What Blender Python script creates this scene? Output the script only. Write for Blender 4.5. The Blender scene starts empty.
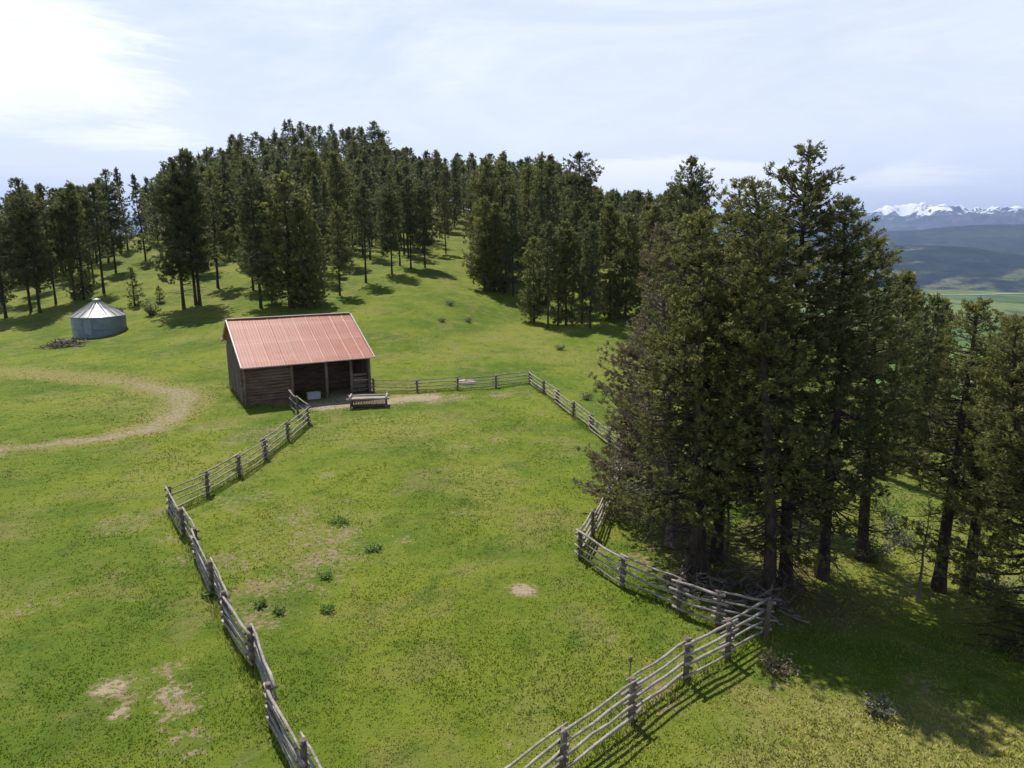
import bpy, math, random
import numpy as np
from math import radians as R

# ------------------------------------------------------------------ camera, sky, sun, exposure
S = bpy.context.scene
COL = S.collection
CAMH, PITCH, FPX = 12.4, R(11.8), 692.0
cam = bpy.data.cameras.new('camera'); cam_o = bpy.data.objects.new('camera', cam); COL.objects.link(cam_o)
cam.sensor_width = 36.0; cam.lens = 36.0 * FPX / 1024.0
cam.clip_start = 0.1; cam.clip_end = 200000.0
cam_o.location = (0, 0, CAMH); cam_o.rotation_euler = (R(90) - PITCH, 0, 0)
S.camera = cam_o

SUN_EL, SUN_AZ = R(60), R(-31)          # azimuth from +Y towards +X
SKY_STRENGTH, SUN_STRENGTH = 0.10, 5.0
S.view_settings.view_transform = 'Standard'; S.view_settings.look = 'None'
S.view_settings.exposure = 0.28; S.view_settings.gamma = 1.0
S.view_settings.use_curve_mapping = False
S.cycles.max_bounces = 5; S.cycles.diffuse_bounces = 2; S.cycles.transparent_max_bounces = 8
S.cycles.volume_bounces = 0
S.cycles.use_denoising = True

def new_mat(name):
    m = bpy.data.materials.new(name); m.use_nodes = True
    nt = m.node_tree; nt.nodes.clear()
    return m, nt

class NT:
    def __init__(s, nt): s.nt = nt
    def n(s, t, **k):
        o = s.nt.nodes.new(t)
        for a, b in k.items(): setattr(o, a, b)
        return o
    def l(s, a, b): s.nt.links.new(a, b)
    def val(s, x, sock):
        if isinstance(x, (int, float)): sock.default_value = x
        elif isinstance(x, tuple):
            sock.default_value = x if len(x) == len(sock.default_value) else x + (1.0,)
        else: s.l(x, sock)
    def math(s, op, a, b=0.0, c=None, clamp=False):
        o = s.n('ShaderNodeMath', operation=op, use_clamp=clamp)
        s.val(a, o.inputs[0]); s.val(b, o.inputs[1])
        if c is not None: s.val(c, o.inputs[2])
        return o.outputs[0]
    def mix(s, f, a, b, blend='MIX'):
        o = s.n('ShaderNodeMix', data_type='RGBA', blend_type=blend)
        s.val(f, o.inputs[0]); s.val(a, o.inputs[6]); s.val(b, o.inputs[7])
        return o.outputs[2]
    def ramp(s, f, stops, interp='LINEAR'):
        o = s.n('ShaderNodeValToRGB'); o.color_ramp.interpolation = interp
        e = o.color_ramp.elements
        while len(e) < len(stops): e.new(0.5)
        for i, (p, c) in enumerate(stops):
            e[i].position = p
            e[i].color = (c, c, c, 1) if isinstance(c, (int, float)) else tuple(c) + (1,)
        s.val(f, o.inputs[0]); return o.outputs[0]
    def noise(s, vec, scale, detail=4, rough=0.55, dist=0.0, out=0):
        o = s.n('ShaderNodeTexNoise'); s.l(vec, o.inputs['Vector'])
        o.inputs['Scale'].default_value = scale; o.inputs['Detail'].default_value = detail
        o.inputs['Roughness'].default_value = rough; o.inputs['Distortion'].default_value = dist
        return o.outputs[out]
    def attr(s, name, out='Fac'):
        o = s.n('ShaderNodeAttribute', attribute_name=name); return o.outputs[out]
    def mapping(s, vec, scale=(1, 1, 1), rot=(0, 0, 0), loc=(0, 0, 0)):
        o = s.n('ShaderNodeMapping'); s.l(vec, o.inputs[0])
        o.inputs['Scale'].default_value = scale; o.inputs['Rotation'].default_value = rot
        o.inputs['Location'].default_value = loc
        return o.outputs[0]
    def smooth(s, x, a, b):
        o = s.n('ShaderNodeMapRange', interpolation_type='SMOOTHSTEP')
        s.val(x, o.inputs[0]); o.inputs[1].default_value = a; o.inputs[2].default_value = b
        return o.outputs[0]

# world: Nishita sky with thin cirrus and a few brighter clouds, laid out by direction
W = bpy.data.worlds.new('World'); S.world = W; W.use_nodes = True
W.node_tree.nodes.clear()
g = NT(W.node_tree)
sky = g.n('ShaderNodeTexSky', sky_type='NISHITA'); sky.sun_disc = False
sky.sun_elevation = SUN_EL; sky.sun_rotation = SUN_AZ
sky.altitude = 1800; sky.air_density = 1.0; sky.dust_density = 0.6; sky.ozone_density = 1.4
tc = g.n('ShaderNodeTexCoord').outputs['Generated']
sep = g.n('ShaderNodeSeparateXYZ'); g.l(tc, sep.inputs[0])
az = g.math('MULTIPLY', g.math('ARCTAN2', sep.outputs[0], sep.outputs[1]), 57.2958)
el = g.math('MULTIPLY', g.math('ARCSINE', sep.outputs[2]), 57.2958)
cv = g.n('ShaderNodeCombineXYZ'); g.l(az, cv.inputs[0]); g.l(el, cv.inputs[1])
dirn = cv.outputs[0]
def blob(a0, e0, ra, re, tilt=0.0):
    da = g.math('SUBTRACT', az, a0); de = g.math('SUBTRACT', el, e0)
    de = g.math('SUBTRACT', de, g.math('MULTIPLY', da, tilt))
    x = g.math('POWER', g.math('ABSOLUTE', g.math('DIVIDE', da, ra)), 2.0)
    y = g.math('POWER', g.math('ABSOLUTE', g.math('DIVIDE', de, re)), 2.0)
    return g.math('SUBTRACT', 1.0, g.math('ADD', x, y), clamp=True)
nz1 = g.noise(g.mapping(dirn, (0.045, 0.15, 1), (0, 0, 0.12)), 1.0, 8, 0.66, 0.9)
nz2 = g.noise(g.mapping(dirn, (0.09, 0.62, 1), (0, 0, -0.06)), 1.0, 8, 0.7, 1.2)
CLOUDS = [(-37, 12.0, 14, 5.0, -0.06, 1.0), (-28.5, 6.9, 6.5, 1.1, 0.03, .75), (-38, 5.5, 9, 2.2, 0.0, .45),
          (12, 3.9, 13, 2.1, -0.02, 1.7), (28, 4.3, 10, 1.6, 0.05, .6), (-40, 20, 12, 4, 0, .35)]
cl = None
for a0, e0, ra, re, t, k in CLOUDS:
    b = g.math('MULTIPLY', blob(a0, e0, ra * 1.25, re * 1.35, t), k * 1.25)
    cl = b if cl is None else g.math('MAXIMUM', cl, b)
edge = g.math('ADD', g.math('MULTIPLY', nz1, 1.9), g.math('MULTIPLY', nz2, 1.7))
core = g.smooth(g.math('ADD', cl, g.math('SUBTRACT', edge, 1.85)), 0.18, 1.15)
core = g.math('MULTIPLY', core, g.smooth(cl, 0.0, 0.45))
veil = g.math('MULTIPLY', g.smooth(nz1, 0.30, 0.75), 0.42)
veil = g.math('ADD', veil, g.math('MULTIPLY', g.smooth(nz2, 0.45, 0.72), 0.10))
cloud = g.math('MAXIMUM', core, veil)
# haze veil all round towards the horizon
high = g.smooth(el, 18.0, 33.0)      # the thin veil clears towards the deep blue overhead
tint = g.mix(g.math('MULTIPLY', g.math('SUBTRACT', 1.0, high), 0.85), sky.outputs[0], (6.9, 7.6, 9.0))
low = g.math('SUBTRACT', 1.0, g.smooth(el, 0.0, 17.0))
tint = g.mix(g.math('MULTIPLY', low, .75), tint, (8.6, 9.0, 10.1))
cloud = g.math('MULTIPLY', cloud, g.math('SUBTRACT', 1.0, g.math('MULTIPLY', high, .85)))
col = g.mix(cloud, tint, (10.3, 10.5, 10.8))
bg = g.n('ShaderNodeBackground'); g.l(col, bg.inputs[0]); bg.inputs[1].default_value = SKY_STRENGTH
out = g.n('ShaderNodeOutputWorld'); g.l(bg.outputs[0], out.inputs[0])

sl = bpy.data.lights.new('sun', 'SUN'); sl.energy = SUN_STRENGTH; sl.angle = R(0.53); sl.color = (1.0, 0.965, 0.90)
so = bpy.data.objects.new('sun', sl); COL.objects.link(so)
sdir = np.array([math.sin(SUN_AZ) * math.cos(SUN_EL), math.cos(SUN_AZ) * math.cos(SUN_EL), math.sin(SUN_EL)])
from mathutils import Vector
so.rotation_euler = Vector(tuple(-sdir)).to_track_quat('-Z', 'Y').to_euler(); so.location = (-40, 60, 120)

# ------------------------------------------------------------------ helpers
def tag(o, label=None, cat=None, group=None, kind=None):
    if label: o['label'] = label
    if cat: o['category'] = cat
    if group: o['group'] = group
    if kind: o['kind'] = kind
    return o

def empty(name, loc=(0, 0, 0), rz=0.0, label=None, cat=None, group=None):
    o = bpy.data.objects.new(name, None); COL.objects.link(o)
    o.empty_display_size = 0.3
    o.location = loc; o.rotation_euler = (0, 0, rz)
    return tag(o, label, cat, group)

def np_mesh(name, V, F, mat=None, smooth=False, fattr=None, vattr=None):
    V = np.ascontiguousarray(V, dtype=np.float32); F = np.ascontiguousarray(F, dtype=np.int32)
    k = F.shape[1]; me = bpy.data.meshes.new(name)
    me.vertices.add(len(V)); me.vertices.foreach_set('co', V.ravel())
    me.loops.add(F.size); me.loops.foreach_set('vertex_index', F.ravel())
    me.polygons.add(len(F)); me.polygons.foreach_set('loop_start', np.arange(0, F.size, k, dtype=np.int32))
    me.polygons.foreach_set('use_smooth', np.full(len(F), smooth))
    me.update(calc_edges=True)
    for d, dom in ((fattr, 'FACE'), (vattr, 'POINT')):
        for n, a in (d or {}).items():
            at = me.attributes.new(n, 'FLOAT', dom); at.data.foreach_set('value', np.ascontiguousarray(a, dtype=np.float32))
    if mat: me.materials.append(mat)
    return me

def link(name, me, parent=None):
    o = bpy.data.objects.new(name, me); COL.objects.link(o); o.parent = parent
    return o

class MB:
    """collects boxes, bars and tubes into one mesh"""
    def __init__(s): s.v = []; s.f = []; s.m = None
    def add(s, V, F):
        b = len(s.v); s.v += [tuple(map(float, p)) for p in V]; s.f += [tuple(int(b + i) for i in q) for q in F]
    def box(s, c, d, M=None):
        V = [(c[0] + sx * d[0] / 2, c[1] + sy * d[1] / 2, c[2] + sz * d[2] / 2) for sx in (-1, 1) for sy in (-1, 1) for sz in (-1, 1)]
        s.add(V, [(0, 1, 3, 2), (4, 6, 7, 5), (0, 4, 5, 1), (2, 3, 7, 6), (0, 2, 6, 4), (1, 5, 7, 3)])
    def beam(s, a, b, w, h, up=(0, 0, 1)):
        a = np.array(a, float); b = np.array(b, float); d = b - a; d /= np.linalg.norm(d)
        u = np.array(up, float); sd = np.cross(d, u); sd /= np.linalg.norm(sd); u = np.cross(sd, d)
        V = [p + sd * sx * w / 2 + u * sz * h / 2 for p in (a, b) for sx in (-1, 1) for sz in (-1, 1)]
        s.add(V, [(0, 1, 3, 2), (4, 6, 7, 5), (0, 4, 5, 1), (2, 3, 7, 6), (0, 2, 6, 4), (1, 5, 7, 3)])
    def tube(s, pts, rad, n=8, cap=True):
        pts = np.array(pts, float); K = len(pts)
        rad = np.full(K, rad) if np.isscalar(rad) else np.array(rad, float)
        V = []
        for i in range(K):
            d = pts[min(i + 1, K - 1)] - pts[max(i - 1, 0)]; d /= np.linalg.norm(d)
            ref = np.array([0, 0, 1.]) if abs(d[2]) < .8 else np.array([1., 0, 0])
            u = np.cross(d, ref); u /= np.linalg.norm(u); w = np.cross(d, u)
            for j in range(n):
                t = 2 * math.pi * j / n; V.append(pts[i] + rad[i] * (math.cos(t) * u + math.sin(t) * w))
        F = [(i * n + j, i * n + (j + 1) % n, (i + 1) * n + (j + 1) % n, (i + 1) * n + j) for i in range(K - 1) for j in range(n)]
        if cap: F += [tuple(range(n))[::-1], tuple((K - 1) * n + j for j in range(n))]
        s.add(V, F)
    def build(s, name, mat, parent=None, smooth=False):
        me = bpy.data.meshes.new(name); me.from_pydata(s.v, [], s.f); me.update()
        if smooth:
            for p in me.polygons: p.use_smooth = len(p.vertices) <= 4
        me.materials.append(mat)
        return link(name, me, parent)

# lattice value noise in numpy
def _hash(ix, iy, seed):
    h = (ix.astype(np.int64) * 374761393 + iy.astype(np.int64) * 668265263 + seed * 1442695041) & 0xffffffff
    h = ((h ^ (h >> 13)) * 1274126177) & 0xffffffff
    return ((h ^ (h >> 16)) & 0xffff) / 65535.0
def vnoise(x, y, seed=0):
    ix = np.floor(x); iy = np.floor(y); fx = x - ix; fy = y - iy
    fx = fx * fx * (3 - 2 * fx); fy = fy * fy * (3 - 2 * fy)
    a = _hash(ix, iy, seed); b = _hash(ix + 1, iy, seed); c = _hash(ix, iy + 1, seed); d = _hash(ix + 1, iy + 1, seed)
    return (a * (1 - fx) + b * fx) * (1 - fy) + (c * (1 - fx) + d * fx) * fy
def fbm(x, y, octv=4, seed=0, gain=.5):
    s = 0; a = 1.0; t = 0
    for i in range(octv):
        s = s + a * vnoise(x * 2 ** i + 17.3 * i, y * 2 ** i - 9.1 * i, seed + i); t += a; a *= gain
    return s / t
def sstep(x, a, b):
    t = np.clip((x - a) / (b - a), 0, 1); return t * t * (3 - 2 * t)

# ------------------------------------------------------------------ terrain shape
def ray(px, py):
    px = np.asarray(px, float); py = np.asarray(py, float)
    u = (px - 512) / FPX; v = (384 - py) / FPX
    return np.stack([u, math.cos(PITCH) + v * math.sin(PITCH), -math.sin(PITCH) + v * math.cos(PITCH)], -1)
def pixel_at(P):
    x, y, z = P[..., 0], P[..., 1], P[..., 2] - CAMH
    d = y * math.cos(PITCH) - z * math.sin(PITCH); v = y * math.sin(PITCH) + z * math.cos(PITCH)
    return 512 + FPX * x / d, 384 - FPX * v / d
def at_y(px, py, y):
    D = ray(px, py); t = y / D[1]; return np.array([D[0] * t, y, CAMH + D[2] * t])

ctrl = [(-40, 15, 0), (-40, 40, 0), (-35, 60, 0), (-20, 20, 0), (0, 8, 0), (0, 25, 0), (0, 45, 0), (0, 62, 0), (-20, 45, 0), (-15, 60, 0),
        (8, 35, 0), (8, 52, 0), (0, -30, 0), (-40, -30, 0), (-12, 30, 0), (6, 14, 0), (7, 25, 0), (-90, 30, -2), (-90, -30, -3),
        (14, 24, -.4), (20, 30, -1.3), (15, 12, -.4), (25, 20, -1.6), (30, 40, -4.2), (24, 52, -3.6), (40, 28, -6), (42, 58, -10),
        (60, 60, -18), (34, 85, -5), (60, 100, -16), (100, 100, -40), (20, 112, 2.5), (30, -20, -4), (90, 20, -30), (45, 130, -4), (90, 160, -26),
        (-150, 90, -6), (-140, 140, -3), (-60, 300, -2), (-120, 260, -8), (-160, 200, -12), (0, 340, 22), (0, 450, -12), (-80, 400, -8), (90, 330, -18), (60, 260, 2),
        (130, 250, -40)]
ctrl = [tuple(map(float, c)) for c in ctrl]
for px, py, y in [(101, 337, 86), (0, 320, 100), (130, 290, 115), (130, 258, 150), (130, 238, 190), (0, 288, 150), (200, 300, 104), (300, 308, 94), (350, 300, 99),
                  (400, 275, 115), (440, 245, 155), (440, 234, 178), (460, 340, 80), (450, 300, 97), (300, 250, 168), (300, 203, 215), (300, 170, 262),
                  (200, 200, 228), (150, 230, 205), (376, 178, 245), (440, 208, 235), (520, 222, 215), (560, 325, 95), (560, 262, 148), (560, 240, 182),
                  (500, 280, 118), (640, 312, 94), (640, 270, 132), (700, 288, 102), (640, 350, 78), (760, 332, 88), (760, 302, 112), (60, 255, 165)]:
    ctrl.append(tuple(at_y(px, py, y)))
ctrl = np.array(ctrl); SC = 100.0
def _U(r): return np.where(r > 1e-9, r * r * np.log(np.maximum(r, 1e-9)), 0)
_c = ctrl[:, :2] / SC; _n = len(_c)
_K = _U(np.linalg.norm(_c[:, None] - _c[None], axis=2)) + 2e-3 * np.eye(_n)
_P = np.c_[np.ones(_n), _c]
_A = np.block([[_K, _P], [_P.T, np.zeros((3, 3))]])
_w = np.linalg.solve(_A, np.r_[ctrl[:, 2], 0, 0, 0])
VALLEY = -330.0
def ground(x, y):
    x = np.asarray(x, float); y = np.asarray(y, float); sh = x.shape
    xf = x.ravel() / SC; yf = y.ravel() / SC
    r = np.hypot(x.ravel(), y.ravel()); k = np.minimum(1.0, 480.0 / np.maximum(r, 1)); xc = xf * k; yc = yf * k
    z = _w[_n] + _w[_n + 1] * xc + _w[_n + 2] * yc
    for i in range(_n): z = z + _w[i] * _U(np.hypot(xc - _c[i, 0], yc - _c[i, 1]))
    z = z.reshape(sh)
    r = np.hypot(x, y); f = sstep(r, 260, 1150)
    z = np.clip(z, -90, 45) * (1 - f) + (VALLEY - 25) * f
    near = 1 - sstep(r, 150, 500)
    z = z + near * ((fbm(x / 7.0, y / 7.0, 3, 5) - .5) * .35 + (fbm(x / 1.3, y / 1.3, 2, 9) - .5) * .09) + (1 - near) * f * (1 - f) * 60 * (fbm(x / 90, y / 90, 4, 3) - .5)
    return z
def gz(x, y): return float(ground(np.array([x]), np.array([y]))[0])
def hit(px, py, tmin=6.0, tmax=420.0):
    D = ray(px, py); t = tmin * (tmax / tmin) ** (np.arange(1600) / 1599.0)
    P = np.array([0, 0, CAMH]) + t[:, None] * D; b = P[:, 2] < ground(P[:, 0], P[:, 1])
    if not b.any(): return None
    i = int(np.argmax(b)); x, y = P[i, :2]
    return np.array([x, y, gz(x, y)])
def height_for(base, py):
    """height of a thing standing at base whose top shows on picture row py"""
    D = ray(512, py); return CAMH + D[2] * base[1] / D[1] - base[2]

# ------------------------------------------------------------------ materials
def grass_colors(q, P, dirt, dry):
    big = q.noise(P, 0.09, 5, .6, .6); mid = q.noise(P, 0.75, 5, .65, .4); fin = q.noise(P, 5.0, 4, .7)
    tin = q.noise(P, 26.0, 3, .7)
    a = q.mix(q.smooth(big, .36, .64), (.082, .132, .010), (.162, .192, .019))
    a = q.mix(q.math('MULTIPLY', q.smooth(q.noise(P, .28, 4, .6, .8), .50, .68), .65), a, (.190, .175, .055))
    a = q.mix(q.math('MULTIPLY', q.smooth(mid, .5, .72), .6), a, (.190, .212, .028))
    a = q.mix(q.math('MULTIPLY', q.math('SUBTRACT', 1.0, q.smooth(mid, .28, .46)), .75), a, (.060, .105, .009))
    a = q.mix(q.math('MULTIPLY', q.smooth(q.noise(P, .42, 5, .65, 1.2), .54, .68), .6), a, (.058, .105, .010))
    a = q.mix(q.math('MULTIPLY', q.smooth(fin, .56, .78), .5), a, (.22, .215, .060))
    a = q.mix(q.math('MULTIPLY', q.math('SUBTRACT', 1.0, q.smooth(fin, .25, .43)), .3), a, (.045, .075, .008))
    a = q.mix(q.math('MULTIPLY', q.smooth(tin, .55, .8), .4), a, (.24, .25, .07))
    a = q.mix(q.math('MULTIPLY', q.math('SUBTRACT', 1.0, q.smooth(tin, .2, .42)), .25), a, (.03, .05, .006))
    brk = q.math('ADD', q.math('MULTIPLY', mid, .6), q.math('MULTIPLY', fin, .5))
    d2 = q.smooth(q.math('ADD', dry, q.math('MULTIPLY', q.math('SUBTRACT', brk, .62), 1.3)), .0, .8)
    a = q.mix(q.math('MULTIPLY', d2, .85), a, q.mix(q.smooth(fin, .3, .7), (.180, .175, .030), (.265, .235, .080)))
    return a, brk, fin, tin

def mat_ground():
    m, nt = new_mat('meadow ground'); q = NT(nt)
    P = q.n('ShaderNodeNewGeometry').outputs['Position']
    dirt = q.attr('dirt'); dry = q.attr('dry')
    a, brk, fin, tin = grass_colors(q, P, dirt, dry)
    mask = q.smooth(q.math('ADD', dirt, q.math('ADD', q.math('MULTIPLY', q.math('SUBTRACT', fin, .5), 1.9), q.math('MULTIPLY', q.math('SUBTRACT', brk, .55), 1.6))), .40, .72)
    mask = q.math('MULTIPLY', mask, q.smooth(dirt, .02, .2))
    soil = q.mix(q.smooth(fin, .3, .7), (.15, .105, .060), (.28, .21, .13))
    soil = q.mix(q.math('MULTIPLY', q.smooth(tin, .4, .7), q.smooth(dirt, .45, .75)), soil, (.44, .37, .26))
    soil = q.mix(q.math('MULTIPLY', q.smooth(dirt, .5, .8), .5), soil, (.38, .30, .20))
    a = q.mix(mask, a, soil)
    sp = q.noise(P, .35, 4, .6)
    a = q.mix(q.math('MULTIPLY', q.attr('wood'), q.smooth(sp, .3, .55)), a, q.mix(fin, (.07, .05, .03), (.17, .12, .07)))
    bump = q.n('ShaderNodeBump'); bump.inputs['Strength'].default_value = .9; bump.inputs['Distance'].default_value = .12
    q.l(q.math('ADD', q.math('MULTIPLY', fin, 1.0), q.math('MULTIPLY', tin, .35)), bump.inputs['Height'])
    b = q.n('ShaderNodeBsdfPrincipled'); q.l(a, b.inputs['Base Color']); b.inputs['Roughness'].default_value = .95
    b.inputs['Specular IOR Level'].default_value = .15; q.l(bump.outputs[0], b.inputs['Normal'])
    o = q.n('ShaderNodeOutputMaterial'); q.l(b.outputs[0], o.inputs[0]); return m

def mat_blades():
    m, nt = new_mat('grass blades'); q = NT(nt)
    P = q.n('ShaderNodeNewGeometry').outputs['Position']
    dry = q.attr('dry')
    a, brk, fin, tin = grass_colors(q, P, None, dry)
    a = q.mix(1.0, a, (2.0, 2.0, 2.0), 'MULTIPLY')
    t = q.attr('tint')
    a = q.mix(q.math('MULTIPLY', q.smooth(t, .72, 1.0), .9), a, (.34, .29, .12))
    a = q.mix(q.math('MULTIPLY', q.math('SUBTRACT', 1.0, q.smooth(t, .0, .3)), .35), a, (.08, .15, .014))
    nrm = q.n('ShaderNodeNewGeometry').outputs['Normal']
    vm = q.n('ShaderNodeVectorMath', operation='ADD'); q.l(nrm, vm.inputs[0]); vm.inputs[1].default_value = (0, 0, 1.6)
    vn = q.n('ShaderNodeVectorMath', operation='NORMALIZE'); q.l(vm.outputs[0], vn.inputs[0])
    d = q.n('ShaderNodeBsdfDiffuse'); q.l(a, d.inputs[0]); q.l(vn.outputs[0], d.inputs['Normal'])
    tr = q.n('ShaderNodeBsdfTranslucent'); q.l(a, tr.inputs[0])
    mx = q.n('ShaderNodeMixShader'); mx.inputs[0].default_value = .25; q.l(d.outputs[0], mx.inputs[1]); q.l(tr.outputs[0], mx.inputs[2])
    o = q.n('ShaderNodeOutputMaterial'); q.l(mx.outputs[0], o.inputs[0]); return m

def mat_leaf(name, c0, c1, c2, trans=.3):
    m, nt = new_mat(name); q = NT(nt)
    t = q.attr('tint'); rnd = q.n('ShaderNodeObjectInfo').outputs['Random']
    a = q.ramp(t, [(0, c0), (.6, c1), (1, c2)])
    a = q.mix(q.math('MULTIPLY', rnd, .55), a, q.mix(.5, a, tuple(x * k for x, k in zip(c1, (.75, .9, .9)))))
    gloss = q.n('ShaderNodeBsdfPrincipled'); q.l(a, gloss.inputs['Base Color']); gloss.inputs['Roughness'].default_value = .6
    gloss.inputs['Specular IOR Level'].default_value = .3
    tr = q.n('ShaderNodeBsdfTranslucent'); q.l(a, tr.inputs[0])
    mx = q.n('ShaderNodeMixShader'); mx.inputs[0].default_value = trans; q.l(gloss.outputs[0], mx.inputs[1]); q.l(tr.outputs[0], mx.inputs[2])
    o = q.n('ShaderNodeOutputMaterial'); q.l(mx.outputs[0], o.inputs[0]); return m

def mat_wood(name, c0, c1, scale=1.0, stretch=(1, 1, 1), rough=.85, obj=True, c2=None):
    m, nt = new_mat(name); q = NT(nt)
    tc = q.n('ShaderNodeTexCoord').outputs['Object']
    v = q.mapping(tc, stretch)
    n1 = q.noise(v, 3 * scale, 5, .65, .3); n2 = q.noise(v, 14 * scale, 4, .7)
    a = q.mix(q.smooth(n1, .3, .7), c0, c1)
    if c2: a = q.mix(q.math('MULTIPLY', q.smooth(n2, .55, .75), .7), a, c2)
    a = q.mix(q.math('MULTIPLY', q.math('SUBTRACT', 1.0, q.smooth(n2, .3, .5)), .6), a, tuple(x * .4 for x in c0))
    bp = q.n('ShaderNodeBump'); bp.inputs['Strength'].default_value = .6; bp.inputs['Distance'].default_value = .02; q.l(n2, bp.inputs['Height'])
    b = q.n('ShaderNodeBsdfPrincipled'); q.l(a, b.inputs['Base Color']); b.inputs['Roughness'].default_value = rough
    q.l(bp.outputs[0], b.inputs['Normal']); b.inputs['Specular IOR Level'].default_value = .25
    o = q.n('ShaderNodeOutputMaterial'); q.l(b.outputs[0], o.inputs[0]); return m

def mat_metal(name, c0, c1, c2, rough=.5, metal=0.0, nscale=1.2, stretch=(1, 1, 1), streak=0.5):
    m, nt = new_mat(name); q = NT(nt)
    tc = q.n('ShaderNodeTexCoord').outputs['Object']
    n1 = q.noise(tc, nscale, 5, .6, .4); n2 = q.noise(q.mapping(tc, stretch), 2.2, 6, .75)
    a = q.mix(q.smooth(n1, .3, .7), c0, c1); a = q.mix(q.math('MULTIPLY', q.smooth(n2, .5, .72), streak), a, c2)
    b = q.n('ShaderNodeBsdfPrincipled'); q.l(a, b.inputs['Base Color']); b.inputs['Roughness'].default_value = rough
    b.inputs['Metallic'].default_value = metal
    o = q.n('ShaderNodeOutputMaterial'); q.l(b.outputs[0], o.inputs[0]); return m

M_ground = mat_ground(); M_blades = mat_blades()
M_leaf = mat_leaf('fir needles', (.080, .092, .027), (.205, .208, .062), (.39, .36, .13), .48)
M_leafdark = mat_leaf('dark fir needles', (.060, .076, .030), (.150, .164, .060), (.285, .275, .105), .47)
M_leafdry = mat_leaf('dry brown needles', (.13, .105, .06), (.21, .165, .095), (.29, .23, .14), .3)
M_leafbush = mat_leaf('shrub leaves', (.12, .19, .04), (.20, .29, .06), (.30, .36, .12), .5)
M_leafsage = mat_leaf('sage leaves', (.12, .13, .08), (.19, .20, .12), (.26, .25, .17), .25)
M_bark = mat_wood('bark', (.035, .027, .021), (.085, .064, .048), 1.2, (1, 1, .25))
M_deadwood = mat_wood('dead wood', (.13, .105, .085), (.23, .195, .165), 1.2, (1, 1, .3))
M_rail = mat_wood('weathered rail', (.20, .17, .145), (.38, .34, .30), 1.0, (1, 1, 1), c2=(.50, .46, .41))
M_post = mat_wood('weathered post', (.11, .085, .066), (.20, .155, .12), 1.2, (1, 1, .4))
M_log = mat_wood('barn log', (.07, .045, .031), (.20, .135, .100), .8, (.3, 1.5, 2.5), c2=(.30, .25, .21))
M_plank = mat_wood('barn plank', (.09, .066, .052), (.20, .160, .135), .9, (2, 2, .4), c2=(.27, .225, .20))

# ------------------------------------------------------------------ ground sheets
def seg_dist(x, y, pts):
    d = np.full(np.shape(x), 1e9)
    for (x0, y0), (x1, y1) in zip(pts[:-1], pts[1:]):
        vx, vy = x1 - x0, y1 - y0; t = np.clip(((x - x0) * vx + (y - y0) * vy) / (vx * vx + vy * vy + 1e-9), 0, 1)
        d = np.minimum(d, np.hypot(x - x0 - t * vx, y - y0 - t * vy))
    return d
def G2(px, py):
    h = hit(px, py); return (float(h[0]), float(h[1]))
TRACK_UP = [G2(*p) for p in [(-60, 370), (0, 372), (50, 375), (100, 379), (140, 384), (172, 391), (184, 400), (180, 412), (165, 423), (140, 432)]]
TRACK_LOW = [G2(*p) for p in [(165, 423), (140, 432), (100, 439), (50, 445), (0, 450), (-60, 456)]]
YARD = [G2(*p) for p in [(318, 405), (340, 403), (375, 404), (410, 399), (425, 398)]]
PATCH = [  # px, py, radius m, strength
    (110, 688, .8, .75), (118, 714, .5, .8), (166, 672, .8, .55), (172, 692, .8, .62), (182, 712, 1.0, .6), (190, 735, .9, .5),
    (523, 590, .75, .92), (196, 745, .6, .5), (300, 518, 1.6, .42), (322, 535, 1.9, .44), (330, 560, 2.1, .42), (312, 580, 1.8, .36), (345, 512, 1.2, .36),
    (408, 538, .8, .4), (460, 513, .7, .42), (330, 475, .9, .4), (262, 618, 1.3, .45), (285, 585, 1.5, .4), (240, 500, 2.0, .36), (235, 560, 1.4, .42), (255, 590, 1.2, .42),
    (128, 525, 1.6, .38), (165, 540, 1.3, .40), (185, 560, 1.2, .38), (610, 640, .5, .35), (650, 690, 1.2, .5), (680, 665, .8, .55), (520, 748, .8, .3),
    (280, 402, 1.2, .3), (350, 393, 3.2, .9), (66, 344, 2.4, .9), (405, 398, 3.0, .62), (455, 397, 1.6, .6), (498, 396, 1.4, .62), (375, 403, 2.2, .8), (330, 405, 2.5, .9), (345, 398, 2.5, .95), (430, 400, 2.5, .55),
    (480, 445, 3, .26), (560, 430, 2, .2), (130, 700, .4, .5), (20, 610, 1.0, .25), (60, 600, 1.0, .22), (600, 552, 1.2, .35), (640, 560, 1.6, .42), (665, 553, 1.5, .5),
    (215, 428, 2, .35), (260, 432, 2, .38), (240, 440, 1.6, .33), (770, 690, .7, .4), (930, 690, .6, .35)]
PATCH = [(hit(a, b), r, min(.95, s + (.07 if .2 < s < .5 else 0))) for a, b, r, s in PATCH]
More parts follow.
